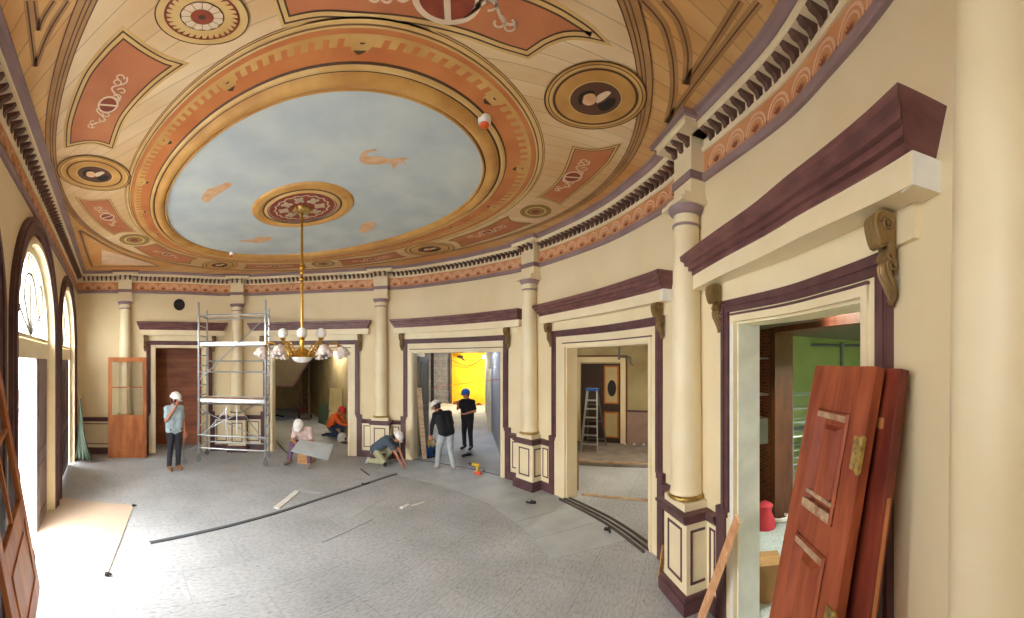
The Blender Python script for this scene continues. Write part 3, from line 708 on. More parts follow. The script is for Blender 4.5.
# medallions: left, right, top, bottom pixels
def conj(px):
    P = [CP(*p) for p in px]; c = (P[0]+P[1]+P[2]+P[3])/4
    return c, (P[1]-P[0])/2, (P[2]-P[3])/2
def ellp(c, a, b, k, t, z): 
    p = c+a*(k*math.cos(t))+b*(k*math.sin(t)); return (p.x, p.y, z)
def mring(mb, q, k0, k1, dz, n=48, dz1=None):
    c, a, b = q; dz1 = dz if dz1 is None else dz1
    if k0 <= 0: mb.add([ellp(c,a,b,k1,2*PI*i/n,ZC-dz) for i in range(n)], [tuple(range(n))]); return
    vs = [ellp(c,a,b,k,2*PI*i/n,ZC-z_) for i in range(n) for k, z_ in ((k0,dz),(k1,dz1))]
    mb.add(vs, [(2*i,2*i+1,2*((i+1)%n)+1,2*((i+1)%n)) for i in range(n)])
def portrait(px, dark=.80, pic=.50, look=1):
    q = conj(px)
    m = MB(); mring(m, q, 0, 1.0, .012); o = m.build('portrait_medallion', GOLD, CE)
    m = MB(); mring(m, q, .97, 1.0, .014); mring(m, q, .90, .92, .014); mring(m, q, dark-.02, dark+.03, .014); mring(m, q, pic, pic+.02, .0155); m.build('medallion_lines', DARK, o)
    m = MB(); mring(m, q, .85, .90, .0135); mring(m, q, pic+.02, pic+.05, .0155); m.build('medallion_fillet', GOLDL, o)
    m = MB(); mring(m, q, 0, pic, .015); pc = m.build('portrait_ground', SEPIA, o)
    c, a, b = q
    def fig(pts, mt, dz, nm):
        P = cr([Vector((x_,y_)) for x_, y_ in pts], 5, True); g = MB()
        g.add([tuple(c+a*(p.x*pic)+b*(p.y*pic))+(ZC-dz,) for p in P], [tuple(range(len(P)))]); g.build(nm, mt, pc)
    fig([(-.55,.05),(-.45,.32),(-.2,.4),(-.02,.3),(.05,.05),(-.05,-.25),(-.3,-.35),(-.5,-.2)], FLESH, .017, 'painted_head')
    fig([(-.72,.0),(-.6,.42),(-.25,.6),(.0,.45),(-.2,.42),(-.45,.3),(-.52,.0),(-.6,-.3)], HAIR, .018, 'painted_hair')
    fig([(.05,.2),(.4,.5),(.62,.45),(.5,.2),(.25,-.1),(.05,-.2)], PALE, .017, 'painted_collar')
    fig([(.1,-.35),(.35,-.15),(.6,.1),(.85,.0),(.7,-.5),(.3,-.75)], HAIR, .018, 'painted_coat')
def rosette(px, big=False):
    q = conj(px); c, a, b = q
    m = MB(); mring(m, q, 0, 1.0, .012); o = m.build('rosette', GOLDL if big else OLIVE, CE)
    m = MB(); mring(m, q, .97, 1.0, .014); mring(m, q, .78, .80, .014); mring(m, q, .44,.47,.014); m.build('rosette_lines', DARK, o)
    if big:
        m = MB(); n = 30; P = []
        for i in range(2*n): k = .62 if i % 2 else .76; P.append((k, 2*PI*i/(2*n)))
        for i in range(0, 2*n, 2):
            (k0,t0),(k1,t1),(k2,t2) = P[i],P[i+1],P[(i+2)%(2*n)]
            m.add([ellp(c,a,b,k0,t0,ZC-.015),ellp(c,a,b,k1,t1,ZC-.015),ellp(c,a,b,.76,t1,ZC-.015)], [(0,1,2)])
        mring(m, q, .75, .785, .0155); m.build('zigzag_border', REDP, o)
        m = MB(); n = 96; pr = [(.40+.05*abs(math.sin(6*2*PI*i/n/1.0*.5*2)), 2*PI*i/n) for i in range(n)]
        m.add([ellp(c,a,b,k,t,ZC-.016) for k, t in pr], [tuple(range(n))]); fl = m.build('flower', PALE, o)
        m = MB()
        for j in range(12):
            t = 2*PI*j/12; m.add([ellp(c,a,b,.22,t-.05,ZC-.017),ellp(c,a,b,.44,t-.02,ZC-.017),ellp(c,a,b,.44,t+.02,ZC-.017),ellp(c,a,b,.22,t+.05,ZC-.017)], [(0,1,2,3)])
        mring(m, q, .22, .25, .0175); m.build('petal_lines', OLIVE, fl)
        m = MB(); mring(m, q, 0, .24, .018); m.build('rosette_eye', REDP, o); m = MB(); mring(m, q, 0, .08, .02); m.build('eye_dot', DARK, o)
    else:
        m = MB(); mring(m, q, .55, .70, .014); m.build('rosette_ring', GOLDL, o)
        m = MB(); mring(m, q, 0, .28, .016); m.build('rosette_eye', REDP, o)
portrait([(542.5,97),(647,94),(597,65.6),(595.6,132)], .80, .47)
portrait([(55.6,169.7),(131,176),(93,156.4),(98,191)], .72, .44)
portrait([(201.8,265),(237.8,264),(220,259.7),(219,269.5)], .75, .45)
portrait([(404.5,249.5),(455,247.5),(431,242.2),(428,255)], .78, .45)
rosette([(153,10),(249,16),(203,-14),(203,46.9)], True)
for q in ([(119,239.5),(149,239.5),(134,233.5),(136,244.6)], [(311.7,263.3),(335,263),(323.6,260),(323.2,266.3)], [(520,211),(551,210.5),(537,204),(535,217.3)]): rosette(q)
# centre rose -----------------------------------------------------------
q = conj([(251,208.7),(353.7,203),(306,183.3),(298,226.9)]); c, a, b = q
m = MB(); m.sm = True
for k0, k1, z0_, z1_ in ((1.0,.97,.012,.04),(.97,.86,.04,.055),(.86,.78,.055,.03)): mring(m, q, k1, k0, z1_, 64, z0_)
RO = m.build('ceiling_rose', GOLD, CE)
m = MB(); mring(m, q, .74, .78, .03, 64); m.build('rose_line', DARK, RO)
m = MB(); mring(m, q, .68, .74, .045, 64, .03); m.build('rose_fillet', GOLDL, RO)
m = MB(); mring(m, q, 0, .68, .028, 64); m.build('rose_ground', REDP, RO)
m = MB(); n = 72
vs = []
for i in range(n):
    k = .50+.02*math.sin(2*PI*i/n*18)
    vs += [ellp(c,a,b,k,2*PI*i/n,ZC-.030), ellp(c,a,b,k+.035,2*PI*i/n,ZC-.030)]
m.add(vs, [(2*i,2*i+1,2*((i+1)%n)+1,2*((i+1)%n)) for i in range(n)]); mring(m, q, .64, .655, .030)
for j in range(8):
    t = 2*PI*j/8+.2
    for dk, dt, s_ in ((.36,0,.07),(.30,.16,.045),(.30,-.16,.045),(.42,.12,.04),(.42,-.12,.04)):
        cc = c+a*(dk*math.cos(t+dt))+b*(dk*math.sin(t+dt))
        m.add([(cc.x+math.cos(u_)*s_*.8, cc.y+math.sin(u_)*s_*.8*(1.3 if True else 1), ZC-.031-.0002*j) for u_ in np.linspace(0,2*PI,9)[:-1]], [tuple(range(8))])
m.build('rose_foliage', PALE, RO)
# terracotta panels ----------------------------------------------------
def inset(P, w):
    n = len(P); A = sum(P[i].x*P[(i+1)%n].y-P[(i+1)%n].x*P[i].y for i in range(n)); sg = 1 if A > 0 else -1; out = []
    for i in range(n):
        e0 = (P[i]-P[i-1]).normalized(); e1 = (P[(i+1)%n]-P[i]).normalized()
        n0 = Vector((-e0.y,e0.x))*sg; n1 = Vector((-e1.y,e1.x))*sg; nn = n0+n1
        if nn.length < .3: nn = n0
        nn.normalize(); k = max(.38, nn.dot(n0)); out.append(P[i]+nn*(w/k))
    return out
def edge_loop(sides, gap, n=7):                    # sides: lists of pixel points, each a smooth run
    out = []
    for s_ in sides:
        r_ = cr([CP(*p) for p in s_], n)
        out += [r_[0]]+[p for p in r_[1:-1] if (p-r_[0]).length > gap and (p-r_[-1]).length > gap]
    return out
def band(mb, A, B, dz):
    n = len(A); mb.add([(p.x,p.y,ZC-dz) for p in A]+[(p.x,p.y,ZC-dz) for p in B], [(i,(i+1)%n,n+(i+1)%n,n+i) for i in range(n)])
def scroll_orn(mb, c, ax, ln, z):
    ay = Vector((-ax.y, ax.x))
    for sg in (-1,1):
        pts = []
        for t in np.linspace(0,1,26):
            r_ = .05+.40*t; pts.append(c+ax*sg*(ln*r_*1.0)+ay*math.sin(t*9)*ln*.10*(1-t*.7)*sg)
        w_ = ln*.010
        for i in range(len(pts)-1):
            d = (pts[i+1]-pts[i]).normalized(); nn = Vector((-d.y,d.x))*w_
            mb.add([(p.x,p.y,z) for p in (pts[i]+nn, pts[i+1]+nn, pts[i+1]-nn, pts[i]-nn)], [(0,1,2,3)])
        for t in (.25,.5,.72,.9):                 # curled leaves
            p0 = c+ax*sg*(ln*(.05+.40*t)); s2 = 1 if int(t*8)%2 else -1
            cur = [p0+ax*sg*ln*.05*math.sin(u_)*(1-u_/8)+ay*s2*ln*(.05-.05*math.cos(u_)*(1-u_/8)) for u_ in np.linspace(0,5,14)]
            for i in range(len(cur)-1):
                d = (cur[i+1]-cur[i]).normalized(); nn = Vector((-d.y,d.x))*w_*.8
                mb.add([(p.x,p.y,z) for p in (cur[i]+nn, cur[i+1]+nn, cur[i+1]-nn, cur[i]-nn)], [(0,1,2,3)])
def panel(sides, orn=None, bw=.05):
    P = edge_loop(sides, bw*2.2)
    I1, I2, I3, I4 = inset(P, bw*.35), inset(P, bw*.55), inset(P, bw), inset(P, bw*1.2)
    m = MB(); m.add([(p.x,p.y,ZC-.006) for p in P], [tuple(range(len(P)))]); o = m.build('painted_panel', PANEL, CE)
    m = MB(); band(m, P, I1, .008); band(m, I2, I3, .008); m.build('panel_gold_border', GOLDL if bw > .03 else OLIVE, o)
    m = MB(); band(m, I1, I2, .008); band(m, I3, I4, .008); m.build('panel_dark_border', DARK, o)
    if orn:
        ca, cb, r_ = CP(*orn[0]), CP(*orn[1]), orn[2]; c_ = (ca+cb)/2; ax = (cb-ca); ln = ax.length; ax.normalize()
        m = MB(); n = 28
        def el(k, n=28): return [c_+ax*(k*r_*math.cos(2*PI*i/n))+Vector((-ax.y,ax.x))*(k*r_*.8*math.sin(2*PI*i/n)) for i in range(n)]
        band(m, el(1.25), el(1.0), .0095); scroll_orn(m, c_, ax, ln, ZC-.0095)
        d = Vector((-ax.y,ax.x)); e1 = (ax*.3+d).normalized(); nn = Vector((-e1.y,e1.x))*r_*.12
        m.add([(p.x,p.y,ZC-.012) for p in (c_+e1*r_*.9+nn, c_-e1*r_*.9+nn, c_-e1*r_*.9-nn, c_+e1*r_*.9-nn)], [(0,1,2,3)])
        m.build('panel_scrollwork', PALE, o)
        m = MB(); m.add([(p.x,p.y,ZC-.0105) for p in el(1.0)], [tuple(range(n))]); m.build('panel_cartouche', REDP, o)
panel([[(122.5,25),(147.5,43.8),(169,56),(189.7,62.5)],[(189.7,62.5),(160,83),(138,104),(124,123),(114,150)],[(114,150),(100,145),(87,144),(63.4,148.6)],[(63.4,148.6),(65,120),(79,78),(99,49),(122.5,25)]], ((128,72),(92,130),.095), .07)
panel([[(272.7,0),(276,14),(282,27.3)],[(282,27.3),(320,20),(360,21.5),(418,27),(465,38),(499,50),(528.4,58.6)],[(528.4,58.6),(550,45),(574,39),(612.8,45.3)],[(612.8,45.3),(595.6,26.6),(577,13),(555,0),(500,-22),(420,-38),(350,-42)],[(350,-42),(300,-33),(262,-24)],[(262,-24),(268,-10),(272.7,0)]], ((360,-14),(525,24),.19), .07)
panel([[(571.4,144),(561,172),(549,187),(534.4,196.9)],[(534.4,196.9),(547,200),(561,205.5)],[(561,205.5),(587.5,184),(609,164),(623,141.7)],[(623,141.7),(600,147),(585,147),(571.4,144)]], ((590,158),(558,192),.12), .05)
panel([[(447.5,240),(480,229),(508,215.4)],[(508,215.4),(514,221),(532.8,222.7)],[(532.8,222.7),(500,235),(461.6,246.6)],[(461.6,246.6),(457,242),(447.5,240)]], ((508,225),(468,238),.10), .03)
panel([[(337,259.9),(370,256.5),(396,251.3)],[(396,251.3),(400,254.5),(407,256.6)],[(407,256.6),(375,261.5),(343,265.6)],[(343,265.6),(341,262),(337,259.9)]], ((392,256),(352,262),.10), .03)
panel([[(245.8,264.3),(275,264.3),(304.7,263.4)],[(304.7,263.4),(305.5,265.5),(308,267.4)],[(308,267.4),(275,268.8),(243.5,268.8)],[(243.5,268.8),(245.5,266.5),(245.8,264.3)]], ((295,265.6),(255,266.4),.10), .03)
panel([[(132.8,246.4),(145,245.5),(156,243)],[(156,243),(175,252),(198,258)],[(198,258),(192,260),(190.6,263.6)],[(190.6,263.6),(170,261),(151.6,256.4),(132.8,246.4)]], ((153,250),(180,257.5),.10), .03)
panel([[(73.4,195.6),(90,199),(111,198)],[(111,198),(122,216),(137.5,232)],[(137.5,232),(122,232.5),(114,235.5)],[(114,235.5),(100,226),(87,214),(73.4,195.6)]], ((97,205),(116,226),.12), .045)
# spandrel outlines in the corners
def line_strip(mb, pts, w, dz, n=6):
    P = cr([CP(*p) for p in pts], n) if len(pts) > 2 else [CP(*p) for p in pts]
    k = len(P); A, B = [], []
    for i in range(k):
        d = (P[min(i+1,k-1)]-P[max(i-1,0)]).normalized(); nn = Vector((-d.y,d.x))*w/2; A.append(P[i]+nn); B.append(P[i]-nn)
    mb.add([(p.x,p.y,ZC-dz) for p in A+B], [(i,i+1,k+i+1,k+i) for i in range(k-1)])
L1s = [[(642,0),(656,15),(665.6,31),(673,62.5),(673.4,96),(667,122.5)], [(759,1.6),(725,45),(687.5,94),(667,122.5)], [(662.5,0),(676,16),(683,31),(688,55),(686,84)], [(740,0),(715,40),(686,84)],
       [(27,0),(30,25),(35,66)], [(35,66),(48,33),(68,0)], [(34,0),(36,16),(38,30)],[(38,30),(44,16),(54,0)]]
m = MB(); m2 = MB()
for q in L1s: line_strip(m, q, .075 if q[0][0] > 100 else .05, .004); line_strip(m2, q, .013, .006)
for q in ([(79.7,230),(86,250),(92,266.7)], [(92,266.7),(125,266.5),(159,266)], [(159,266),(120,252),(79.7,230)]): line_strip(m, q, .09, .004); line_strip(m2, q, .03, .006)
m.build('spandrel_band', TANL, CE); m2.build('spandrel_line', MATS['ceiling_umber_line'], CE)
m = MB(); P = [CP(101.6,249), CP(101.6,264.5), CP(159,265.6), CP(128,257)]; m.add([(p.x,p.y,ZC-.005) for p in P], [(0,1,2,3)]); m.build('spandrel_field', mat('spandrel_pink', (232,196,160), .6), CE)
# painted figures floating in the sky
def figure(pts, nm='painted_cherub'):
    P = cr([CP(*p) for p in pts], 4, True); m = MB(); m.add([(p.x,p.y,ZC-.014) for p in P], [tuple(range(len(P)))]); m.build(nm, FLESH, SK)
figure([(360,155),(364,150),(373,147.5),(377,149),(368,152),(368,155),(380,155),(388,157.5),(397,156.5),(409,157),(404,159.5),(407,164),(399,161.5),(394,168.5),(390,162.5),(378,163.5),(366,163),(360,160)])
figure([(201.5,197),(207,189),(215,186),(228,181),(232,184),(224,190),(214,196),(208,201),(203,200)])
figure([(238,240),(252,238.5),(259,236),(272,236.5),(270,239.5),(260,242),(248,241.5)])
figure([(359.5,230),(362,223),(370,221),(376,223),(372,228),(365,232)])

# smoke detectors on the ceiling
def detector(x, y, lab, s_=1.0, orange=True):
    p = FP(x, y, ZC-.055); root = thing('smoke_detector', lab, 'smoke detector', (p.x,p.y,ZC-.075))
    b = MB(); b.lathe([(.001,ZC-.075),(.055*s_,ZC-.075),(.065*s_,ZC-.1*0-.06),(.065*s_,ZC-.01),(.001,ZC-.01)], (p.x,p.y,0), 20); b.build('base', WHITEP, root)
    b = MB(); b.lathe([(.001,ZC-.115),(.03*s_,ZC-.11),(.045*s_,ZC-.098),(.045*s_,ZC-.07),(.001,ZC-.07)], (p.x,p.y,0), 20); b.build('sounder', mat('orange_plastic', (236,96,28), .4), root)
detector(484.5, 122, 'white smoke detector with orange base ring on the oval moulding right of the painted sky')
detector(231.5, 254.5, 'tiny white smoke detector at the far lower edge of the painted sky oval', .8)
# round vent on the back wall
Lv = LX(179.3); Mv = WF(Lv); zv = ZY(304.7, WPt(Lv))
m = MB(Mv @ Matrix.Translation((0,0,zv)) @ Matrix.Rotation(PI/2, 4, 'X')); m.lathe([(.001,0.012),(.13,.014),(.145,.02),(.155,.018),(.16,0),(.001,0)], (0,0,0), 32)
for k in range(-3,4): m.box((0,k*.035,.02), (2*math.sqrt(max(.0,.13**2-(k*.035)**2)),.008,.01))
tag(m.build('wall_vent', mat('vent_black', (40,30,34), .5)), 'round black vent on the wall above the leftmost doorway', 'vent')

# ------------------------------------------------------------------ rooms behind the doors
def vwall(name, a, b, z0, z1, mt, th=.12, kind='structure', parent=None):
    a = Vector((a[0],a[1],0)); b = Vector((b[0],b[1],0)); d = (b-a).normalized(); n_ = Vector((-d.y,d.x,0))*th/2
    q = MB(); P = [a-n_, b-n_, b+n_, a+n_]; q.prism([(p.x,p.y) for p in P], z0, z1)
    return q.build(name, mt, parent, kind=kind if parent is None else None)
HC = 3.04
C0 = ST(4.5, 2.5)
def outp(L, k): p = WPt(L, -.2); d = (p-C0); return p+d.normalized()*k
Ldiv = CL[4]
def ringceil(name, L0, L1, z, mt):
    q = MB(); Ls = np.linspace(L0, L1, 60); n_ = len(Ls)
    vs = []
    for zz in (z, z+.2):
        for L in Ls: vs.append(WPt(L, -.2, zz))
        for L in Ls: p = outp(L, 26); vs.append(Vector((p.x,p.y,zz)))
    fs = [(i,i+1,n_+i+1,n_+i) for i in range(n_-1)]+[(2*n_+i,2*n_+i+1,3*n_+i+1,3*n_+i) for i in range(n_-1)]
    q.add(vs, fs); return q.build(name, mt, kind='structure')
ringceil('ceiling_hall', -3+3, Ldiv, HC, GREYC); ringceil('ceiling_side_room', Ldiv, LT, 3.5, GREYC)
# door 1: boarded up
q = MB(); a, b = RP(147,11.35), RP(209,11.25); d = (b-a).normalized(); nn = Vector((d.y,-d.x,0))
M_ = Matrix.Identity(4); M_.col[0][:3] = d; M_.col[1][:3] = -nn; M_.col[3][:3] = a; q.xf = M_
q.box(((b-a).length/2,.03,1.55), ((b-a).length,.05,3.1)); o = q.build('wall_boarding', PLANKD)
o['kind'] = 'structure'
q = MB(M_); q.box((.30,-.01,1.5),(.02,.03,3.0)); q.box(((b-a).length*.86,-.012,1.5),(.03,.03,3.0)); q.build('screen_batten', PLANKD, o)
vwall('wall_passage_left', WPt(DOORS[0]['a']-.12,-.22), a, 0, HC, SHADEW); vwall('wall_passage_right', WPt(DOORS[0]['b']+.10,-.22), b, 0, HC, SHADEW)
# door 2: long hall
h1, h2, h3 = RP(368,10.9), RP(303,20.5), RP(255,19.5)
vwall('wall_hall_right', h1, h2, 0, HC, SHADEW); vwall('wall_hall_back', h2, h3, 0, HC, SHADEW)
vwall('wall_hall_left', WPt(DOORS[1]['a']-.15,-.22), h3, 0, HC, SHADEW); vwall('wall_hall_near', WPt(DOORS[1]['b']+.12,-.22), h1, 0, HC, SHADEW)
def pz(x, y, r): p = RP(x, r); p.z = E+(HY-y)*r/F; return p
q = MB(); front = [pz(262,386,15),pz(293,386,15),pz(318,346,15),pz(322,336,15),pz(262,336,15)]; back = [p+Vector((0,1.3,0)) for p in front]
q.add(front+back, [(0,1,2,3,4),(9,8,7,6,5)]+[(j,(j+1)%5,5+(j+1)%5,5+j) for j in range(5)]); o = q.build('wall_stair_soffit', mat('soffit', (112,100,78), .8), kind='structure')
q = MB(); q.bar(pz(262,386,14.95), pz(293,386,14.95), .06); q.bar(pz(293,386,14.95), pz(318,346,14.95), .06); q.build('stair_string', PURP, o)
q = MB(); q.bar(pz(309,352,17.5), pz(309,420,15.8), .05); q.build('trim_hall_post', GREYC, kind='structure')
# door 3: room with the yellow wall
y1, y2 = RP(449,22.8), RP(489,22.0)
vwall('wall_yellow', y1, y2, 0, HC, YEL); g1 = RP(487,18.6)
vwall('wall_grey_right', g1, WPt(DOORS[2]['b']+.10,-.22), 0, HC, GREY, .2); vwall('wall_yellow_return', y2, g1, 0, HC, YEL)
vwall('wall_planked_stub', RP(428,23.4), RP(451.5,22.4), 0, HC, plank('grey_blue_planks', (160,160,166), (128,130,142), .2, 0, .7, .5, 5, vert=True))
vwall('wall_room_left', WPt(DOORS[2]['a']-.12,-.22), RP(424,24.5), 0, HC, GREY); vwall('wall_room_back', RP(420,25.5), RP(452,25.5), 0, HC, GREY)
q = MB(); q.box(RP(432.3,19.4,1.5), (.16,.16,3.0), -az(432)); q.build('trim_dark_post', mat('dark_steel', (46,34,36), .6), kind='structure')
q = MB(); q.bar(RP(450.5,22.2,.0), RP(450.5,22.2,3.0), .12); q.build('trim_dark_edge', mat('dark_steel2', (70,54,50), .6), kind='structure')
a_, b_ = pz(496.5,357,14.6), pz(496.5,420,14.6)
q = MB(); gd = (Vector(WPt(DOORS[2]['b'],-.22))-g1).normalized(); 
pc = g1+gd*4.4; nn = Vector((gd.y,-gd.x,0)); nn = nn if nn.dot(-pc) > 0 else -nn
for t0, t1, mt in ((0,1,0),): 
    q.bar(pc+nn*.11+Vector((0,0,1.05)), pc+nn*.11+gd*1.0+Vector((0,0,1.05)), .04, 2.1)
q.build('door_6', mat('unlit_opening', (60,54,50), .7), kind='structure')  # dark sheet stands for the unlit doorway opening
q = MB()
for t in (-.06, 1.06): q.bar(pc+nn*.13+gd*t+Vector((0,0,0)), pc+nn*.13+gd*t+Vector((0,0,2.2)), .08)
q.bar(pc+nn*.13-gd*.1+Vector((0,0,2.2)), pc+nn*.13+gd*1.1+Vector((0,0,2.2)), .08); q.build('trim_side_door', CREAM, kind='structure')
# door 4: room with the ladder
r1, r2 = RP(556,11.65), RP(668,10.7)
BW = r2-r1; bl = BW.length; bd = BW.normalized(); bn = Vector((bd.y,-bd.x,0)); bn = bn if bn.dot(-r1) > 0 else -bn
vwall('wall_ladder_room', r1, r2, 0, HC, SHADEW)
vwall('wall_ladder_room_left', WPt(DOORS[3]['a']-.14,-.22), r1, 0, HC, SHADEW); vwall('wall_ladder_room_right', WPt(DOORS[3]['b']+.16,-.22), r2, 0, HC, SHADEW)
BM = Matrix.Identity(4); BM.col[0][:3] = bd; BM.col[1][:3] = -bn; BM.col[3][:3] = r1+bn*.06
def bx_(x):                                        # coordinate along the back wall of image column x
    a0 = az(x); dv = Vector((math.sin(a0), math.cos(a0), 0)); p0 = r1+bn*.06
    A = np.array([[dv.x,-bd.x],[dv.y,-bd.y]]); s_ = np.linalg.solve(A, np.array([p0.x,p0.y])); return float(s_[1])
xa, xb, xm = bx_(581.5), bx_(620.5), bx_(603.5)
q = MB(BM); q.box(((xa+xb)/2,-.02,1.22), (xb-xa,.04,2.44)); o = q.build('door_7', mat('door_dark', (58,42,40), .5), kind='structure')
q = MB(BM)
for xx in (xa-.09, xb+.09): q.box((xx,-.03,1.28),(.16,.05,2.56))
q.box(((xa+xb)/2,-.03,2.56),(xb-xa+.34,.05,.16)); q.build('door_casing', CREAM, o)
q = MB(BM)
for xx in (xa-.19, xb+.19): q.box((xx,-.03,1.33),(.04,.07,2.66))
q.box(((xa+xb)/2,-.03,2.67),(xb-xa+.42,.07,.04)); q.build('casing_edge', mat('casing_brown', (120,70,40), .5), o)
q = MB(BM); w_ = xb-xm-.12
for z0, z1 in ((.28,1.0),(1.28,2.36)): q.box((xm+.06+w_/2,-.05,(z0+z1)/2),(w_,.03,z1-z0))
q.build('leaf_panel', mat('dull_cream', (196,176,130), .6), o)
q = MB(BM)
for z0, z1 in ((.28,1.0),(1.28,2.36)):
    for zz in (z0,z1): q.box((xm+.06+w_/2,-.06,zz),(w_+.04,.04,.045))
    for xx in (xm+.06, xm+.06+w_): q.box((xx,-.06,(z0+z1)/2),(.045,.04,z1-z0))
q.build('leaf_panel_trim', mat('panel_orange', (186,110,46), .5), o)
q = MB(BM @ Matrix.Translation((xm+.08+w_/2,-.075,1.72)) @ Matrix.Diagonal((.8,1,1.5,1)) @ Matrix.Rotation(PI/2,4,'X')); q.lathe([(.001,0),(.16,0),(.16,.02),(.001,.03)], (0,0,0), 24); q.build('oval_plaque', BLACK, o)
q = MB(BM); x0_, x1_ = bx_(624), bx_(662); q.box(((x0_+x1_)/2,-.02,.52),(x1_-x0_,.03,1.04)); o2 = q.build('baseboard_20', mat('pinkish_board', (168,140,128), .7), kind='structure')
q = MB(BM); q.box(((x0_+x1_)/2,-.03,1.06),(x1_-x0_,.05,.05)); q.build('board_rail', PURP, o2)
for xx in (626, 635, 644.5):
    q = MB(BM); X_ = bx_(xx); q.box((X_,-.12,.06),(.07,.06,.12)); q.box((X_,-.12,.135),(.04,.04,.03)); 
    tag(rebase(q.build('paint_pot', WHITEP)), 'small white pot standing at the foot of the pinkish board, %s' % {626:'nearest the dark door',635:'middle of three',644.5:'rightmost of three'}[xx], 'pot', 'white pots along the board')
q = MB(); p = pz(619,362,10.2); q.tube([(p.x,p.y,2.55),(p.x,p.y,HC)], .03, 8); q.tube([(p.x,p.y,2.62),(p.x+.2,p.y-.25,2.62)], .02, 6)
q.tube([(p.x+.2,p.y-.25,2.62),(p.x+.2,p.y-.25,2.45),(p.x+.26,p.y-.3,2.4)], .018, 6); tag(q.build('pipe_stub', ALUD), 'bent steel pipe hanging from the ceiling right of the stepladder', 'pipe')
q = MB()
A_, B_ = FP(578,465,.0), FP(652,468,.0); q.add([], [])
P_ = [A_, B_, r2, r1]; q.prism([(p.x,p.y) for p in P_], 0, .10); o = q.build('floor_platform', mat('platform_floor', (156,146,138), .8, rgb2=(134,124,118), scale=3), kind='structure')
q = MB(); q.bar(A_+Vector((0,0,.1)), B_+Vector((0,0,.1)), .05, .04); q.build('platform_edge', RAW, o)
q = MB(); q.bar(FP(582,494,.02), FP(648,500,.02), .07, .03); tag(rebase(q.build('batten', RAW)), 'straight timber batten lying across the floor in front of the ladder room platform', 'batten')
q = MB(); q.bar(FP(577.5,490,.02), pz(577.5,455,7.0), .05, .02); tag(rebase(q.build('loose_board', RAW)), 'narrow timber leaning inside the left jamb of the ladder room door', 'board')
# door 5: brick partition, green room
P0 = RP(774,6.0); tD = WT((DOORS[4]['a']+DOORS[4]['b'])/2); nD = Vector((tD.y,-tD.x,0))
KM = Matrix.Identity(4); KM.col[0][:3] = tD; KM.col[1][:3] = -nD; KM.col[3][:3] = P0
q = MB(KM); q.box((-1.15,.12,1.75),(2.3,.24,3.5)); q.box((1.9,.12,3.3),(3.8,.24,.42)); q.box((4.2,.12,1.75),(1.4,.24,3.5)); q.build('wall_brick', BRICK, kind='structure')
WOODB = mat('brown_frame', (112,62,40), .5, rgb2=(84,44,30), scale=4, stretch=(2,2,.5))
q = MB(KM); q.box((.06,.10,1.5),(.17,.34,3.0)); q.box((1.8,.10,3.03),(3.6,.34,.15)); o = q.build('door_8', WOODB, kind='structure')
q = MB(KM); q.box((1.8,-.02,3.3),(3.7,.06,.38)); q.build('lintel_board', plank('red_board', (150,78,50), (120,58,38), .19, 0, .5, .5, 4, vert=True), o)
GL = [P0+tD*-1.2-nD*.3, P0+tD*-2.0-nD*5.0, P0+tD*3.6-nD*5.6, P0+tD*4.6-nD*.3]
for i_, (a, b) in enumerate(zip(GL, GL[1:])): vwall('wall_green', a, b, 0, 3.5, GREEN)
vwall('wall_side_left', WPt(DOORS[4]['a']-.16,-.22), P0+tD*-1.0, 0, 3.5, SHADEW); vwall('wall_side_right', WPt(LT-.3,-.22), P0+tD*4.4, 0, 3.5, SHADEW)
TUBE = emit('tube_glow', (240,255,240), 600)
def tube_or_fill_light(p, d, label, mt, ln=1.2):  # serves the visible green room fitting and the added fill lights
    M = frame(p, d); root = thing('tube_or_fill_light', label, 'light', M)
    q = MB(M); q.box((0,0,.05),(ln,.12,.06)); q.build('housing', WHITEP, root)
    q = MB(M); q.tube([(-ln/2+.04,0,0),(ln/2-.04,0,0)], .02, 8); q.build('tube', mt, root)
pl_ = pz(822,338,7.9); tube_or_fill_light((pl_.x,pl_.y,3.30), -az(822)+.3, 'fluorescent tube light on the green room ceiling', TUBE)
q = MB(); a = pz(775,344,8.2); b = pz(862,346,8.4); q.tube([a,b], .035, 8); q.tube([pz(800,344,8.2), pz(800,352,8.2)], .03, 8); q.tube([pz(842,342,7.6), pz(842,368,7.6)], .05, 8); tag(q.build('ceiling_pipe', ALUD), 'dark service pipe running under the green room ceiling', 'pipe')
# added fill tubes, out of view, to brighten the rooms behind the doors
tube_or_fill_light(tuple(RP(330,13.5,HC-.10)), 1.4, 'added unseen fill tube light in the hall behind the chandelier doorway', emit('fill_tube_dim', (255,240,214), 100))
tube_or_fill_light(tuple(RP(470,12.0,HC-.10)), .2, 'added unseen fill tube light above the two standing workers', emit('fill_tube_cool', (225,235,255), 75), 1.5)
tube_or_fill_light(tuple(RP(612,8.2,HC-.10)), .2, 'added unseen fill tube light in the stepladder room', emit('fill_tube_dim2', (255,244,224), 120))
tube_or_fill_light(tuple(P0+tD*1.2+nD*.70+Vector((0,0,3.40))), 0, 'added unseen fill tube light between the nearest doorway and the brick wall', emit('fill_tube_lobby', (255,240,220), 110))
tube_or_fill_light(tuple(P0+tD*1.6-nD*1.6+Vector((0,0,3.35))), 0, 'added unseen fill tube light just inside the green room', TUBE)
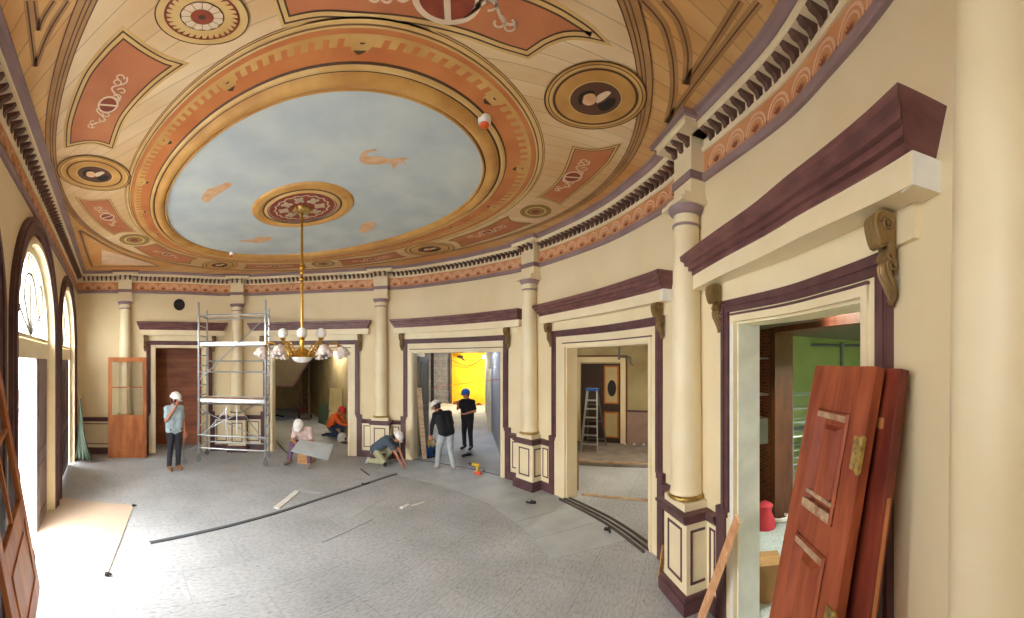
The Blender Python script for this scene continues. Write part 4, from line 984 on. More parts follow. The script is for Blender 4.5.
# yellow room work lamp
pw = pz(484.5,357.5,20.5); root = thing('work_lamp', 'glaring white work lamp high at the right end of the yellow wall', 'lamp', pw)
q = MB(); q.box(pw+Vector((0,.06,.02)), (.26,.08,.2)); q.bar(pw+Vector((0,.06,.1)), pw+Vector((0,.06,.24)), .03); q.build('lamp_housing', BLACK, root)
q = MB(); q.box(pw+Vector((0,.01,.02)), (.2,.03,.14)); q.build('lamp_glass', emit('lamp_glow', (255,244,214), 60), root)
pl = bpy.data.lights.new('work_lamp_light', 'POINT'); pl.energy = 190; pl.color = (1,.9,.68); pl.shadow_soft_size = .1
po = bpy.data.objects.new('work_lamp_light', pl); COL.objects.link(po); po.location = RP(468, 19.8, 2.5)
q = MB(); q.tube(cr([pz(452,360,21.5), pz(468,366,21.5), pz(484,358,21)], 8), .02, 5); tag(q.build('lamp_cable', BLACK), 'black cable sagging across the yellow wall', 'cable')
q = MB(); p = pz(460,357,21.8); q.sphere(p, .14, 10, (1.6,.5,.6)); q.bar(p, p+Vector((.3,0,-.2)), .06); tag(q.build('spotlight', BLACK), 'black spotlight hanging at the top of the yellow wall', 'lamp')
for i_, (x_, y_, s_) in enumerate(((456,402,.30),(462,403.5,.22),(470,402.5,.30),(478.5,403,.24))):
    q = MB(); p = FP(x_, y_+2, 0); 
    vs = [(p.x+math.cos(t)*s_*random.uniform(.7,1.3), p.y+math.sin(t)*s_*random.uniform(.6,1.1)) for t in np.linspace(0,2*PI,9)[:-1]]
    k_ = len(vs); top = [((v[0]-p.x)*.5+p.x,(v[1]-p.y)*.5+p.y,s_*.5*random.uniform(.7,1.2)) for v in vs]
    q.add([(v[0],v[1],0) for v in vs]+top, [tuple(range(k_,2*k_)), tuple(range(k_-1,-1,-1))]+[(j,(j+1)%k_,k_+(j+1)%k_,k_+j) for j in range(k_)])
    tag(rebase(q.build('rubble_heap', mat('rubble', (132,84,50), .9, rgb2=(90,60,40), scale=8))), 'brown rubble heap at the foot of the yellow wall, %s' % ('leftmost','second from left','second from right','rightmost')[i_], 'rubble', 'rubble heaps by the yellow wall')
q = MB(); q.tube([pz(430,389,10.9), pz(452,385,10.6), pz(500,379,9.2)], .006, 5); tag(q.build('string_line', mat('red_string', (214,92,60), .6)), 'taut orange string line stretched across the doorway to the yellow room', 'string')
# open panelled leaf inside door 3
a = WPt(DOORS[2]['a']+.03,-.28); b = RP(428,10.55); d = (b-a); d.z = 0; ln = d.length; d.normalize()
M = Matrix.Identity(4); M.col[0][:3] = d; M.col[1][:3] = (-d.y,d.x,0); M.col[3][:3] = a; M.col[1][:3] = Vector((-d.y,d.x,0))
root = thing('open_door_leaf', 'olive-grey panelled door leaf standing open on the left side of the yellow room doorway', 'door leaf', M)
q = MB(M); q.box((ln/2,0,1.33),(ln,.05,2.6)); q.build('leaf', mat('olive_grey', (128,122,98), .6), root)
q = MB(M)
for z0, z1 in ((.2,1.1),(1.3,2.5)):
    for zz in (z0,z1): q.box((ln/2,-.03,zz),(ln-.3,.02,.035))
    for xx in (.16, ln-.16): q.box((xx,-.03,(z0+z1)/2),(.035,.02,z1-z0))
q.build('leaf_moulding', GREY, root)
# threshold track at door 4
q = MB(); D = DOORS[3]
for d0, w_ in ((.10,.03),(.02,.02),(-.08,.03)): sweep(q, D['a']-.05, D['b']+.02, rect(d0,d0+w_,0,.03))
tag(q.build('threshold_track', mat('dark_timber', (84,72,64), .7)), 'dark curved threshold track across the floor of the ladder room doorway', 'threshold')
q = MB(); D = DOORS[2]
for d0, w_ in ((-.06,.02),): sweep(q, D['a']+.0, D['b']+.0, rect(d0,d0+w_,0,.012))
tag(q.build('threshold_strip', mat('dark_timber', (84,72,64), .7)), 'thin metal strip across the floor of the yellow room doorway', 'threshold')

# ------------------------------------------------------------------ chandelier
cx, cy = FP(302, 207, ZC).x, FP(302, 207, ZC).y
root = thing('chandelier', 'brass chandelier with opal globes and frosted shades hanging from the ceiling rose', 'chandelier', (cx,cy,ZC))
CR = math.hypot(cx, cy)
def cz(y): return E+(HY-y)*CR/F
q = MB(); q.lathe([(.001,ZC-.10),(.06,ZC-.09),(.10,ZC-.065),(.12,ZC-.035),(.13,ZC-.02),(.001,ZC-.02)], (cx,cy,0), 24)
for j in range(8): t = 2*PI*j/8; q.sphere((cx+.12*math.cos(t),cy+.12*math.sin(t),ZC-.05), .035, 8)
q.build('ceiling_canopy', OLDBR, root)
q = MB(); q.tube([(cx,cy,cz(345)),(cx,cy,ZC-.08)], .02, 12)
for y_, r_ in ((264,.03),(268,.05),(273,.035),(279,.045),(285,.03)): q.sphere((cx,cy,cz(y_)), r_, 12, (1,1,.8))
q.build('stem', BRASS, root)
zb = cz(356.5)
q = MB(); q.lathe([(.02,zb+.36),(.035,zb+.33),(.02,zb+.28),(.045,zb+.22),(.03,zb+.16),(.06,zb+.10),(.13,zb+.06),(.18,zb+.035),(.19,zb+.01),(.17,zb-.01),(.1,zb-.01)], (cx,cy,0), 28); q.build('centre_body', BRASS, root)
q = MB(); q.lathe([(.165,zb-.005),(.16,zb-.03),(.13,zb-.065),(.08,zb-.09),(.001,zb-.1)], (cx,cy,0), 28); q.build('bowl_shade', OPAL, root)
for j in range(6):                                 # outer arms, frosted shades tipping outwards
    t = 2*PI*j/6; c_, s_ = math.cos(t), math.sin(t)
    def at(r, z): return Vector((cx+c_*r, cy+s_*r, zb+z))
    q = MB(); q.tube(cr([at(.10,.05),at(.22,.0),at(.34,.09),at(.42,.19),at(.52,.22),at(.58,.17)], 5), .012, 7)
    q.tube(cr([at(.20,.02),at(.26,.14),at(.34,.17),at(.35,.11),at(.31,.11)], 5), .007, 6); q.tube(cr([at(.40,.18),at(.46,.10),at(.53,.09),at(.54,.14),at(.50,.14)], 5), .006, 6)
    q.sphere(at(.30,.04), .022, 8); q.lathe([(.02,-.02),(.045,.0),(.03,.02)], at(.585,.16), 12); arm = q.build('arm', BRASS, root)
    R = Matrix.Rotation(t, 3, 'Z') @ Matrix.Rotation(-.45, 3, 'Y')
    q = MB(); pr = [(.03,.01),(.06,-.02),(.095,-.07),(.10,-.11),(.09,-.14),(.10,-.165)]
    q.lathe(pr, at(.59,.15), 16, R, caps=False); q.sphere(at(.60,.06)+Vector((0,0,.0)), .045, 10)
    for kk in range(8):
        u_ = 2*PI*kk/8; q.sphere(at(.59,.15)+R @ Vector((.085*math.cos(u_),.085*math.sin(u_),-.155)), .03, 8)
    q.build('frosted_shade', FROST, arm)
for j, (ang, rr_) in enumerate([(PI*.98,.30),(PI*1.5,.12),(.05,.30),(PI*.5,.28)]):
    c_, s_ = math.cos(ang), math.sin(ang)
    def at(r, z): return Vector((cx+c_*r, cy+s_*r, zb+z))
    q = MB(); q.tube(cr([at(.04,.12),at(rr_*.5,.08),at(rr_*.95,.16),at(rr_,.27)], 5), .011, 7); q.tube(cr([at(rr_*.4,.10),at(rr_*.6,.22),at(rr_*.9,.22),at(rr_*.8,.15)], 5), .007, 6)
    q.lathe([(.015,.25),(.045,.27),(.04,.295),(.02,.30)], (at(rr_,0)-Vector((0,0,0))), 14); arm = q.build('upper_arm', BRASS, root)
    q = MB(); q.sphere(at(rr_,.365), .08, 20); q.build('globe', OPAL, arm)

# ------------------------------------------------------------------ scaffold tower
fl_, fr_ = FP(198.7,462), FP(265.5,466)
ax = (fr_-fl_); LX_ = ax.length; ax.normalize(); ay = Vector((-ax.y,ax.x,0)); ay = ay if ay.dot(fl_) > 0 else -ay
M = Matrix.Identity(4); M.col[0][:3] = ax; M.col[1][:3] = ay; M.col[3][:3] = fl_
root = thing('scaffold_tower', 'tall aluminium scaffold tower on castors in front of the boarded doorway', 'scaffold', M)
WD = .75; HT = 3.98
zf = lambda y: E-(y-HY)*8.95/F
for sx in (0,1):
    x_ = sx*LX_
    q = MB(M)
    for y_ in (0, WD): q.tube([(x_,y_,.22),(x_,y_,HT if y_ == 0 else HT-.1)], .025, 8)
    z = .40
    while z < HT-.15: q.tube([(x_,0,z),(x_,WD,z)], .018, 6); z += .25
    q.build('ladder_frame', ALU, root)
    for y_ in (0, WD):
        q = MB(M); q.tube([(x_,y_,.10),(x_,y_,.30)], .018, 8); q.box((x_,y_,.13),(.07,.07,.05))
        q.lathe([(.001,-.02),(.06,-.02),(.065,-.008),(.065,.008),(.06,.02),(.001,.02)], (x_,y_,.065), 16, Matrix.Rotation(PI/2,3,'X')); q.build('castor', ALUD, root)
for z, y_, nm in ((zf(437),0,'x'),(zf(450),0,'x'),(zf(450),WD,''),(zf(361),WD,''),(zf(372),0,''),(zf(314.5),0,''),(zf(314.5),WD,''),(zf(408),WD,'')):
    q = MB(M); q.tube([(-.03,y_,z),(LX_+.03,y_,z)], .02, 8); q.sphere((0,y_,z), .032, 8); q.sphere((LX_,y_,z), .032, 8); q.build('rail', ALU, root)
def pf(z, nm='platform'):
    q = MB(M); q.box((LX_/2,WD/2,z),(LX_-.06,WD-.08,.045)); o_ = q.build(nm, PLY, root)
    q = MB(M)
    for y_ in (.03, WD-.03): q.box((LX_/2,y_,z),(LX_+.02,.05,.085))
    for x_ in (.03, LX_-.03): q.box((x_,WD/2,z),(.05,WD-.04,.08))
    q.build('platform_edge', ALU, o_)
pf(zf(402)+.02); pf(zf(343.5))
for a, b in (((.02,0,zf(380)),(LX_,0,zf(318))), ((.0,0,zf(410)),(LX_,0,zf(440))), ((.12,0,zf(437)),(.75,0,zf(408))), ((LX_*.62,0,zf(408)),(LX_-.1,0,zf(437))), ((0,WD,zf(437)),(LX_,WD,zf(400)))):
    q = MB(M); q.tube([a,b], .015, 7); q.build('brace', ALU, root)
for x_ in (LX_*.42, LX_*.58): q = MB(M); q.tube([(x_,0,zf(437)),(x_,0,zf(408))], .014, 6); q.build('strut', ALU, root)
q = MB(M); q.tube([(.0,0,.42),(-.3,-.25,.30)], .018, 7); q.tube([(-.3,-.25,.10),(-.3,-.25,.75)], .02, 7)
q.lathe([(.001,-.02),(.065,-.02),(.065,.02),(.001,.02)], (-.3,-.25,.065), 16, Matrix.Rotation(PI/2,3,'X')); q.build('outrigger', ALU, root)
# small scaffold in the green room
a, b = FP(783,488), FP(793,495); d = (b-a).normalized(); nn = Vector((-d.y,d.x,0)); nn = nn if nn.dot(a) > 0 else -nn
M = Matrix.Identity(4); M.col[0][:3] = d; M.col[1][:3] = nn; M.col[3][:3] = a; w_ = .42
root = thing('folding_scaffold', 'small white folding scaffold standing in the green room', 'scaffold', M)
for sx in (0,1):
    q = MB(M)
    for y_ in (0,.9): q.tube([(sx*w_,y_,.1),(sx*w_,y_,1.95)], .022, 7)
    for k in range(7): q.tube([(sx*w_,0,.3+.26*k),(sx*w_,.9,.3+.26*k)], .015, 6)
    q.build('ladder_frame', ALU, root)
for z in (.35,.9,1.45,1.8): 
    for y_ in (0,.9): q = MB(M); q.tube([(0,y_,z),(w_,y_,z)], .018, 6); q.build('rail', ALU, root)
q = MB(M); q.box((w_/2,.45,1.18),(w_,.9,.05)); q.build('platform', ALUD, root); q = MB(M); q.tube([(0,0,.35),(w_,.0,.9)], .014, 6); q.build('brace', ALU, root)
for x_, y_ in ((0,0),(w_,0),(0,.9),(w_,.9)):
    q = MB(M); q.lathe([(.001,-.02),(.05,-.02),(.05,.02),(.001,.02)], (x_,y_,.05), 12, Matrix.Rotation(PI/2,3,'X')); q.build('castor', BLACK, root)

# ------------------------------------------------------------------ stepladder
fl_, fr_ = FP(580.8,452.5,.10), FP(597.5,453.5,.10); ax = (fr_-fl_); w_ = ax.length; ax.normalize(); ay = Vector((-ax.y,ax.x,0)); ay = ay if ay.dot(fl_) > 0 else -ay
M = Matrix.Identity(4); M.col[0][:3] = ax; M.col[1][:3] = ay; M.col[3][:3] = fl_
root = thing('stepladder', 'aluminium stepladder with blue top standing in front of the dark door', 'ladder', M)
Rr = math.hypot(fl_.x,fl_.y); ht = (452.5-391)*Rr/F+.0; tw = .26
for s_ in (0,1):
    q = MB(M); x0_ = s_*w_; x1_ = w_/2+(s_-.5)*tw; q.bar((x0_,0,0),(x1_,.35,ht), .03, .07); q.build('stile', ALU, root)
    q = MB(M); q.bar((x0_+(s_-.5)*.1,.95,0),(x1_,.40,ht), .025, .04); q.build('rear_leg', ALUD, root)
for k in range(1,7):
    t = k/7.2; q = MB(M); xm_ = w_/2; ww = w_*(1-t)+tw*t; q.box((xm_,.35*t,ht*t),(ww,.10,.03)); q.build('step', ALU, root)
for t in (.12,.45,.75): q = MB(M); ww = (w_+.1)*(1-t)+tw*t; q.tube([(w_/2-ww/2,.95-.55*t,ht*t),(w_/2+ww/2,.95-.55*t,ht*t)], .012, 6); q.build('rear_brace', ALUD, root)
q = MB(M); q.box((w_/2,.37,ht+.02),(tw+.08,.22,.07)); q.build('top_cap', mat('blue_plastic', (34,84,170), .4), root, bevel=.01)

# ------------------------------------------------------------------ leaning glazed door at the back left
def glazed_leaf(label, M, w, h, glass=True, wood=OAK, rows=2):
    root = thing('glazed_door_leaf', label, 'door leaf', M); t = .045; st = .10
    q = MB(M)
    for x_ in (st/2, w-st/2): q.box((x_,0,h/2),(st,t,h))
    lk = h*.38
    for z, hh in ((.10,.20),(lk+.02,.18),(h-.06,.12)): q.box((w/2,0,z),(w-2*st+.002,t,hh))
    q.build('leaf_frame', wood, root, bevel=.004)
    q = MB(M); q.box((w/2,0,(.2+lk-.07)/2),(w-2*st,.02,lk-.27)); pn = q.build('lower_panel', wood, root)
    q = MB(M); q.box((w/2,-.014,(.2+lk-.07)/2),(w-2*st-.16,.016,lk-.27-.16)); q.build('raised_field', wood, pn, bevel=.006)
    z0, z1 = lk+.11, h-.12; q = MB(M); q.box((w/2,0,(z0+z1)/2),(.03,.03,z1-z0)); 
    for k in range(1, rows): q.box((w/2,0,z0+(z1-z0)*k/rows+(.03)),(w-2*st,.032,.03))
    q.build('glazing_bar', wood, root)
    if glass:
        q = MB(M); q.box((w/2,0,(z0+z1)/2),(w-2*st,.006,z1-z0)); q.build('pane', GLASS, root)
    for z in (h*.15,h*.5,h*.85): q = MB(M); q.box((w+.008,0,z),(.016,.05,.1)); q.build('hinge', ALUD, root)
    return root
def lean_frame(a, b, tilt):                        # x from a to b along the foot, leaning away from the viewer
    a, b = Vector(a), Vector(b); x = (b-a).normalized(); y = Vector((-x.y,x.x,0)); y = y if y.dot(a) > 0 else -y
    M = Matrix.Identity(4); M.col[0][:3] = x; M.col[1][:3] = y; M.col[3][:3] = a+Vector((0,0,.012)); return M @ Matrix.Rotation(-tilt, 4, 'X'), (b-a).length
a, b = FP(108,458), FP(146.5,458)
M, wd = lean_frame(a, b, .035)
glazed_leaf('orange wood glazed door leaf leaning in front of the far left column', M, wd, 2.60)
a, b = FP(92.5,452.5), FP(106.5,453); M, wd = lean_frame(a, b, .10)
q = MB(M); q.box((wd/2,0,.52),(wd,.02,1.04)); q.box((wd/2,-.012,.98),(wd-.02,.005,.03)); o = q.build('hardboard_sheet', mat('hardboard', (122,104,92), .8, rgb2=(98,82,74), scale=6)); tag(o, 'dull brown hardboard sheet leaning on the wall left of the glazed leaf', 'board')
# near glazed leaf leaning at the lower left
A3 = ST(3.50, -.70, 0); B3 = ST(2.60, -.66, 0)
x = (A3-B3).normalized(); y = Vector((-x.y,x.x,0)); y = y if y.dot(-V) > 0 else -y
M = Matrix.Identity(4); M.col[0][:3] = x; M.col[1][:3] = y; M.col[3][:3] = B3
M = M @ Matrix.Rotation(-.125, 4, 'X') @ Matrix.Rotation(-.23, 4, 'Y')
M = Matrix.Translation((0,0,.16)) @ M
glazed_leaf('orange wood glazed leaf leaning at the lower left corner beside the bright window', M, .86, 2.35, True)
# cloth hanging by window 3 -> broom-like green drape
q = MB(); pa = pz(79,398,9.5); pts = [pz(80.5,398,9.35), pz(81,425,9.3), pz(82,445,9.25), pz(83,459,9.2)]
for j in range(9):
    t = (j-4)/4; q.tube(cr([pts[0], pts[1]+Vector((t*.05,0,0)), pts[2]+Vector((t*.14,-.02*abs(t),0)), pts[3]+Vector((t*.24,-.05*(j%2),0))], 4), [.02]*4+[.03]*4+[.035]*4+[.02], 6)
tag(q.build('tarpaulin', mat('green_tarp', (96,116,100), .7)), 'folded grey-green tarpaulin hanging in the far left corner by the window', 'tarpaulin')
# ------------------------------------------------------------------ mahogany door leaves in the foreground
def mahog(label, BL, BR, TL, TR, mt, holes=True, edge=.055):
    BL, BR, TL, TR = map(Vector, (BL,BR,TL,TR)); x = (BR-BL); w = x.length; x.normalize(); z = (TL-BL); h = z.length; z = (z-x*z.dot(x)).normalized(); y = z.cross(x)
    M = Matrix.Identity(4); M.col[0][:3] = x; M.col[1][:3] = y; M.col[2][:3] = z; M.col[3][:3] = BL
    root = thing('panelled_door_leaf', label, 'door leaf', M); st = .14
    zs = [0,.22,.95,1.10,1.95-.12,h-.30+.0, h]
    q = MB(M)
    for x_ in (st/2, w-st/2): q.box((x_,edge/2,h/2),(st,edge,h))
    rails = [(0,.24),(.85,1.0),(1.60,1.74),(h-.24,h)]
    for z0, z1 in rails: q.box((w/2,edge/2,(z0+z1)/2),(w-2*st+.002,edge,z1-z0))
    q.build('leaf_frame', mt, root, bevel=.004)
    for z0, z1 in ((.24,.85),(1.0,1.60),(1.74,h-.24)):
        q = MB(M); q.box((w/2,.03,(z0+z1)/2),(w-2*st,.02,z1-z0)); pn = q.build('panel', mt, root)
        q = MB(M); cx_, cz_ = w/2, (z0+z1)/2; W2, H2 = (w-2*st)/2, (z1-z0)/2
        def frm(k0, k1, y0_, y1_):
            for sx in (-1,1): q.add([(cx_+sx*(W2-k0),y0_,cz_-H2+k0),(cx_+sx*(W2-k0),y0_,cz_+H2-k0),(cx_+sx*(W2-k1),y1_,cz_+H2-k1),(cx_+sx*(W2-k1),y1_,cz_-H2+k1)], [(0,1,2,3)])
            for sz in (-1,1): q.add([(cx_-W2+k0,y0_,cz_+sz*(H2-k0)),(cx_+W2-k0,y0_,cz_+sz*(H2-k0)),(cx_+W2-k1,y1_,cz_+sz*(H2-k1)),(cx_-W2+k1,y1_,cz_+sz*(H2-k1))], [(0,1,2,3)])
        frm(0,.012,-.004,-.016); frm(.012,.05,-.016,.02); frm(.05,.055,.02,.022)
        q.build('bolection_moulding', mt, pn)
        if holes:                                  # plaster dust caked on the ledges
            for zz, ww in ((cz_-H2+.028,.045),(cz_-H2+.088,.02),(cz_+H2-.028,.03)):
                q = MB(M); q.box((cx_,-.006 if zz != cz_-H2+.088 else .002,zz),(2*W2-.03,.018,ww)); q.build('dusty_ledge', mat('caked_dust', (196,170,140), .9, rgb2=(150,110,82), scale=20), pn)
        if W2 > .07:
            q = MB(M)
            frm(.075,.10,.02,-.008); k1 = .10
            q.add([(cx_-W2+k1,-.008,cz_-H2+k1),(cx_+W2-k1,-.008,cz_-H2+k1),(cx_+W2-k1,-.008,cz_+H2-k1),(cx_-W2+k1,-.008,cz_+H2-k1)], [(0,1,2,3)]); q.build('raised_field', mt, pn)
    return root, M, w, h
def hinge(M, x, z, root, s_=1):
    q = MB(M); q.box((x-.035*s_,-.005,z),(.07,.006,.15)); q.box((x+.004,-.012,z),(.022,.022,.15))
    for k in (-.075,.075): q.sphere((x+.004,-.012,z+k), .014, 8)
    o = q.build('brass_hinge', BRASS if False else OLDBR, root)
    for k in (-.05,0,.05):
        q = MB(M); q.lathe([(.001,0),(.006,.001),(.006,.003),(.001,.003)], (x-.035*s_,-.009,z+k), 8, Matrix.Rotation(PI/2,3,'X')); q.build('hinge_screw', ALUD, o)
def PR(x, y, r): return pz(x, y, r)

nW = Vector((-.72,.69,0))
TL1, TR1 = Vector((2.20,.445,2.47)), Vector((1.745,.075,2.465))
def foot(p, a): q_ = p+nW*a; return Vector((q_.x,q_.y,.02))
root, M, w, h = mahog('mahogany panelled door leaf leaning nearest the camera at the lower right, with brass hinges', foot(TL1,.52), foot(TR1,.52), TL1, TR1, MAHO)
hinge(M, w-.0, 2.10, root); hinge(M, w-.0, 1.36, root); hinge(M, w, .4, root)
TR2 = Vector((1.725,-.045,2.46)); TL2 = TR2+Vector((.77,.64,0)).normalized()*.617
root, M, w, h = mahog('second mahogany door leaf leaning on the wall behind the hinged one', foot(TL2,.44), foot(TR2,.44), TL2, TR2, MAHOD, holes=False)
q = MB(M); q.box((w-.09,-.004,2.22),(.05,.006,.05)); q.box((w+.001,.03,1.2),(.004,.02,1.4)); q.build('scuffed_edge', mat('bare_pine', (200,130,80), .6), root)
# leaning plank
a, b = RP(697,3.42,.02), RP(738,3.22,1.13)
q = MB(); q.bar(a, b, .13, .028, up=Vector((-.6,.8,.1))); o = q.build('leaning_plank', mat('pine_offcut', (232,184,140), .6, rgb2=(206,146,104), scale=5, stretch=(2,2,2)), bevel=.004); tag(o, 'pale pine plank leaning against the white door jamb beside the near column', 'plank')
q = MB(); q.bar(FP(660,577,.01), pz(664,545,4.2), .05, .02); tag(q.build('timber_offcut', PLY), 'small timber offcut propped against the left side of the near pedestal', 'offcut')
# box and clutter inside door 5
p = FP(763,600); q = MB(frame(p,-1.1)); q.box((0.05,.1,.19),(.30,.30,.38)); o = thing('cardboard_box','brown cardboard box on the floor just inside the nearest doorway','box',p)
q.build('carton', mat('cardboard', (176,132,88), .8), o); q = MB(frame(p,-1.1)); q.box((-.102,.1,.28),(.004,.12,.08)); q.build('paper_label', WHITEP, o)
q = MB(frame(p,-1.1)); q.box((.05,.1,.382),(.31,.05,.004)); q.build('tape_strip', PLY, o)
p = FP(765,527); q = MB(); q.lathe([(.001,0),(.16,0),(.15,.12),(.10,.24),(.12,.34),(.02,.40),(.001,.4)], p, 10); o = q.build('red_bag', mat('red_cloth', (206,52,72), .6)); tag(o, 'crumpled red cloth bag against the brick wall inside the nearest doorway', 'bag')
q = MB(); p = FP(779,518,.03); q.tube([(p.x+.14*math.cos(t),p.y+.14*math.sin(t),.02+t*.003) for t in np.linspace(0,18,70)], .012, 5); o = q.build('cable_coil', WHITEP); tag(o, 'coil of white cable on the floor beside the red bag', 'cable coil')
q = MB(KM); q.box((-.30,-.10,1.35),(.26,.18,.42)); o = q.build('switch_box', mat('grey_box', (196,200,204), .5)); tag(o, 'light grey electrical box fixed to the brick wall beside the wooden frame', 'electrical box')
q = MB(KM); q.box((-.30,-.195,1.35),(.2,.01,.3)); q.build('box_lid', WHITEP, o)
for z in (1.95,2.55): 
    q = MB(KM); q.box((-.42,-.06,z),(.5,.12,.03)); tag(q.build('bracket_shelf', WHITEP), 'narrow white shelf board on the brick wall, %s of two' % ('lower' if z < 2 else 'upper'), 'shelf', 'shelf boards on the brick wall')
# hall clutter behind door 2
a, b = FP(328.5,432), FP(341,434.5); M, wd = lean_frame(a, b, .05)
root = thing('spare_door_leaf', 'cream flush door leaf leaning on the hall wall behind the orange-clad worker', 'door leaf', M)
q = MB(M); q.box((wd/2,0,.78),(wd,.04,1.56)); q.build('leaf', mat('pale_yellow_leaf', (214,196,140), .6), root)
q = MB(M); q.sphere((.06,-.04,.75), .025, 8); q.build('knob', ALUD, root)
a, b = FP(318,423), FP(325.5,425.5); M, wd = lean_frame(a, b, .15)
q = MB(M); q.box((wd/2,0,.42),(wd,.02,.84)); tag(q.build('green_board', mat('dark_green_board', (74,92,74), .7)), 'dark green board leaning on the hall wall left of the cream leaf', 'board')
a = FP(305,419); M = frame(a, .1); root = thing('hand_truck', 'reddish tubular hand truck standing in the hall shadow', 'hand truck', M); RD = mat('rust_red', (120,70,56), .6)
q = MB(M); q.tube(cr([Vector(v) for v in [(-.22,0,.05),(-.22,0,1.0),(-.15,0,1.22),(0,0,1.30),(.15,0,1.22),(.22,0,1.0),(.22,0,.05)]],4), .02, 6); q.tube([(-.22,0,.6),(.22,0,.6)], .018, 6); q.tube([(-.22,0,.95),(.22,0,.95)], .018, 6); q.build('frame', RD, root)
q = MB(M); q.box((0,-.12,.03),(.46,.26,.02)); q.build('toe_plate', RD, root)
for s_ in (-1,1): q = MB(M); q.lathe([(.001,-.03),(.11,-.03),(.11,.03),(.001,.03)], (s_*.27,.05,.11), 14, Matrix.Rotation(PI/2,3,'Y')); q.build('wheel', BLACK, root)
for i_, (x_, y_, w1, nm_) in enumerate(((280,414,1.4,'lying at the left of the hall doorway'),(303,409,.55,'dark and low behind the hand truck'))):
    p = FP(x_, y_+4); q = MB(); n_ = 10; vs = [(p.x+math.cos(t)*w1*random.uniform(.7,1.1)*.6, p.y+math.sin(t)*w1*random.uniform(.6,1)*.6) for t in np.linspace(0,2*PI,n_+1)[:-1]]
    q.prism(vs, 0, .02 if i_ == 0 else .22); tag(rebase(q.build('plastic_sheet' if i_ == 0 else 'dust_sheet', mat('blue_sheet', (120,132,160), .6) if i_ == 0 else RD)), ('blue-grey plastic sheet ' if i_ == 0 else 'rusty red dust sheet ')+nm_, 'sheet')
q = MB(); q.bar(FP(276,415,.055), FP(283,416.5,.055), .10, .06); tag(rebase(q.build('dark_offcut', BLACK)), 'dark offcut lying on the blue-grey sheet in the hall', 'offcut')
q = MB(); q.tube(cr([FP(276,441,.012), FP(284,450,.012), FP(292,458,.012), FP(286,462,.012)], 8), .010, 5); tag(q.build('power_cable', BLACK), 'black cable snaking on the floor left of the seated worker', 'cable')

# ------------------------------------------------------------------ floor items
q = MB(); P = [FP(16,552), FP(107,576), FP(134,505.5), FP(52,497)]; q.prism([(p.x,p.y) for p in P], .0, .012); o = q.build('floor_sheet', mat('pale_hardboard', (206,188,168), .7, rgb2=(194,176,156), scale=1)); tag(rebase(o), 'large pale board sheet lying on the floor by the bright open window door', 'floor board')
pts = [FP(x_,y_,.006) for x_, y_ in ((150,543),(190,535),(235,524.5),(280,512),(320,499),(355,487.5),(385,477.5),(397,474))]
C_ = cr(pts, 8); q = MB()
A_ = []; B_ = []
for i_, p in enumerate(C_):
    d = (C_[min(i_+1,len(C_)-1)]-C_[max(i_-1,0)]).normalized(); n_ = Vector((-d.y,d.x,0))*.028; A_.append(p+n_); B_.append(p-n_)
k_ = len(C_); vs = [Vector((p.x,p.y,z)) for z in (0.001,.02) for p in A_+B_]
q.add(vs, [(2*k_+j,2*k_+j+1,3*k_+j+1,3*k_+j) for j in range(k_-1)]+[(j,j+1,2*k_+j+1,2*k_+j) for j in range(k_-1)]+[(k_+j,k_+j+1,3*k_+j+1,3*k_+j) for j in range(k_-1)])
tag(q.build('floor_track', mat('steel_strip', (96,102,108), .5, .3)), 'long curved dark steel track lying across the middle of the floor', 'track')
def lath(x0_, y0_, x1_, y1_, w_, mt, lab, nm='lath', h_=.02, cat='lath'):
    q = MB(); q.bar(FP(x0_,y0_,h_/2), FP(x1_,y1_,h_/2), w_, h_); tag(rebase(q.build(nm, mt)), lab, cat)
lath(276.5,508,297.5,491,.11,WHITEP,'short white board lying on the floor above the curved steel track','white_board',.02,'board')
lath(322,542,372,519,.03,SLAB,'thin grey strip lying on the floor below the curved steel track','metal_strip',.012,'strip')
lath(401,508,409,504.5,.07,WHITEP,'left of two small white offcuts on the floor in front of the stooping worker','white_offcut',.02,'offcut')
lath(412,506,424,502.5,.05,WHITEP,'right of two small white offcuts on the floor in front of the stooping worker','white_offcut',.02,'offcut')
lath(335,481,362,479,.04,SLAB,'faint pale strip on the floor in front of the seated worker','metal_strip',.01,'strip')
lath(361,469,369,475,.03,ALUD,'short dark rod on the floor left of the kneeling worker','rod',.02,'rod')
for i_, (x_, y_, pts_) in enumerate(((340,515,[(332,513),(381,500),(370,507),(350,519)]),(310,492,[(298,488),(324,493),(317,495),(300,493)]))):
    q = MB(); P = [FP(a_,b_) for a_,b_ in pts_]; q.prism([(p.x,p.y) for p in P], 0, .006); tag(rebase(q.build('paper_sheet', SLAB)), 'pale grey torn sheet flat on the floor, %s' % ('just below the curved track' if i_ == 0 else 'right of the short white board'), 'sheet')
for x_, y_, lab in ((610,531.5,'black twisted scrap on the floor in front of the ladder room doorway'),(531,504,'small dark scraps on the floor beside the pedestal right of the yellow room doorway'),(366,485,'small dark block standing on the curved steel track')):
    q = MB(); p = FP(x_,y_,0); 
    for j in range(4): a_ = random.uniform(0,6.28); q.bar(p+Vector((0,0,.02)), p+Vector((math.cos(a_)*.09,math.sin(a_)*.09,.03)), .03, .02)
    tag(rebase(q.build('scrap', BLACK)), lab, 'scrap')
for x_, y_, j in ((133.5,506,0),(107,575,1)):
    q = MB(); p = FP(x_,y_,.012); q.box(p+Vector((0,0,.012)), (.05,.05,.025), .4); q.box(p+Vector((.02,.03,.008)), (.04,.02,.015)); tag(rebase(q.build('timber_chip', BLACK)), 'small dark chip at the %s right corner of the pale floor sheet' % ('upper','lower')[j], 'chip')
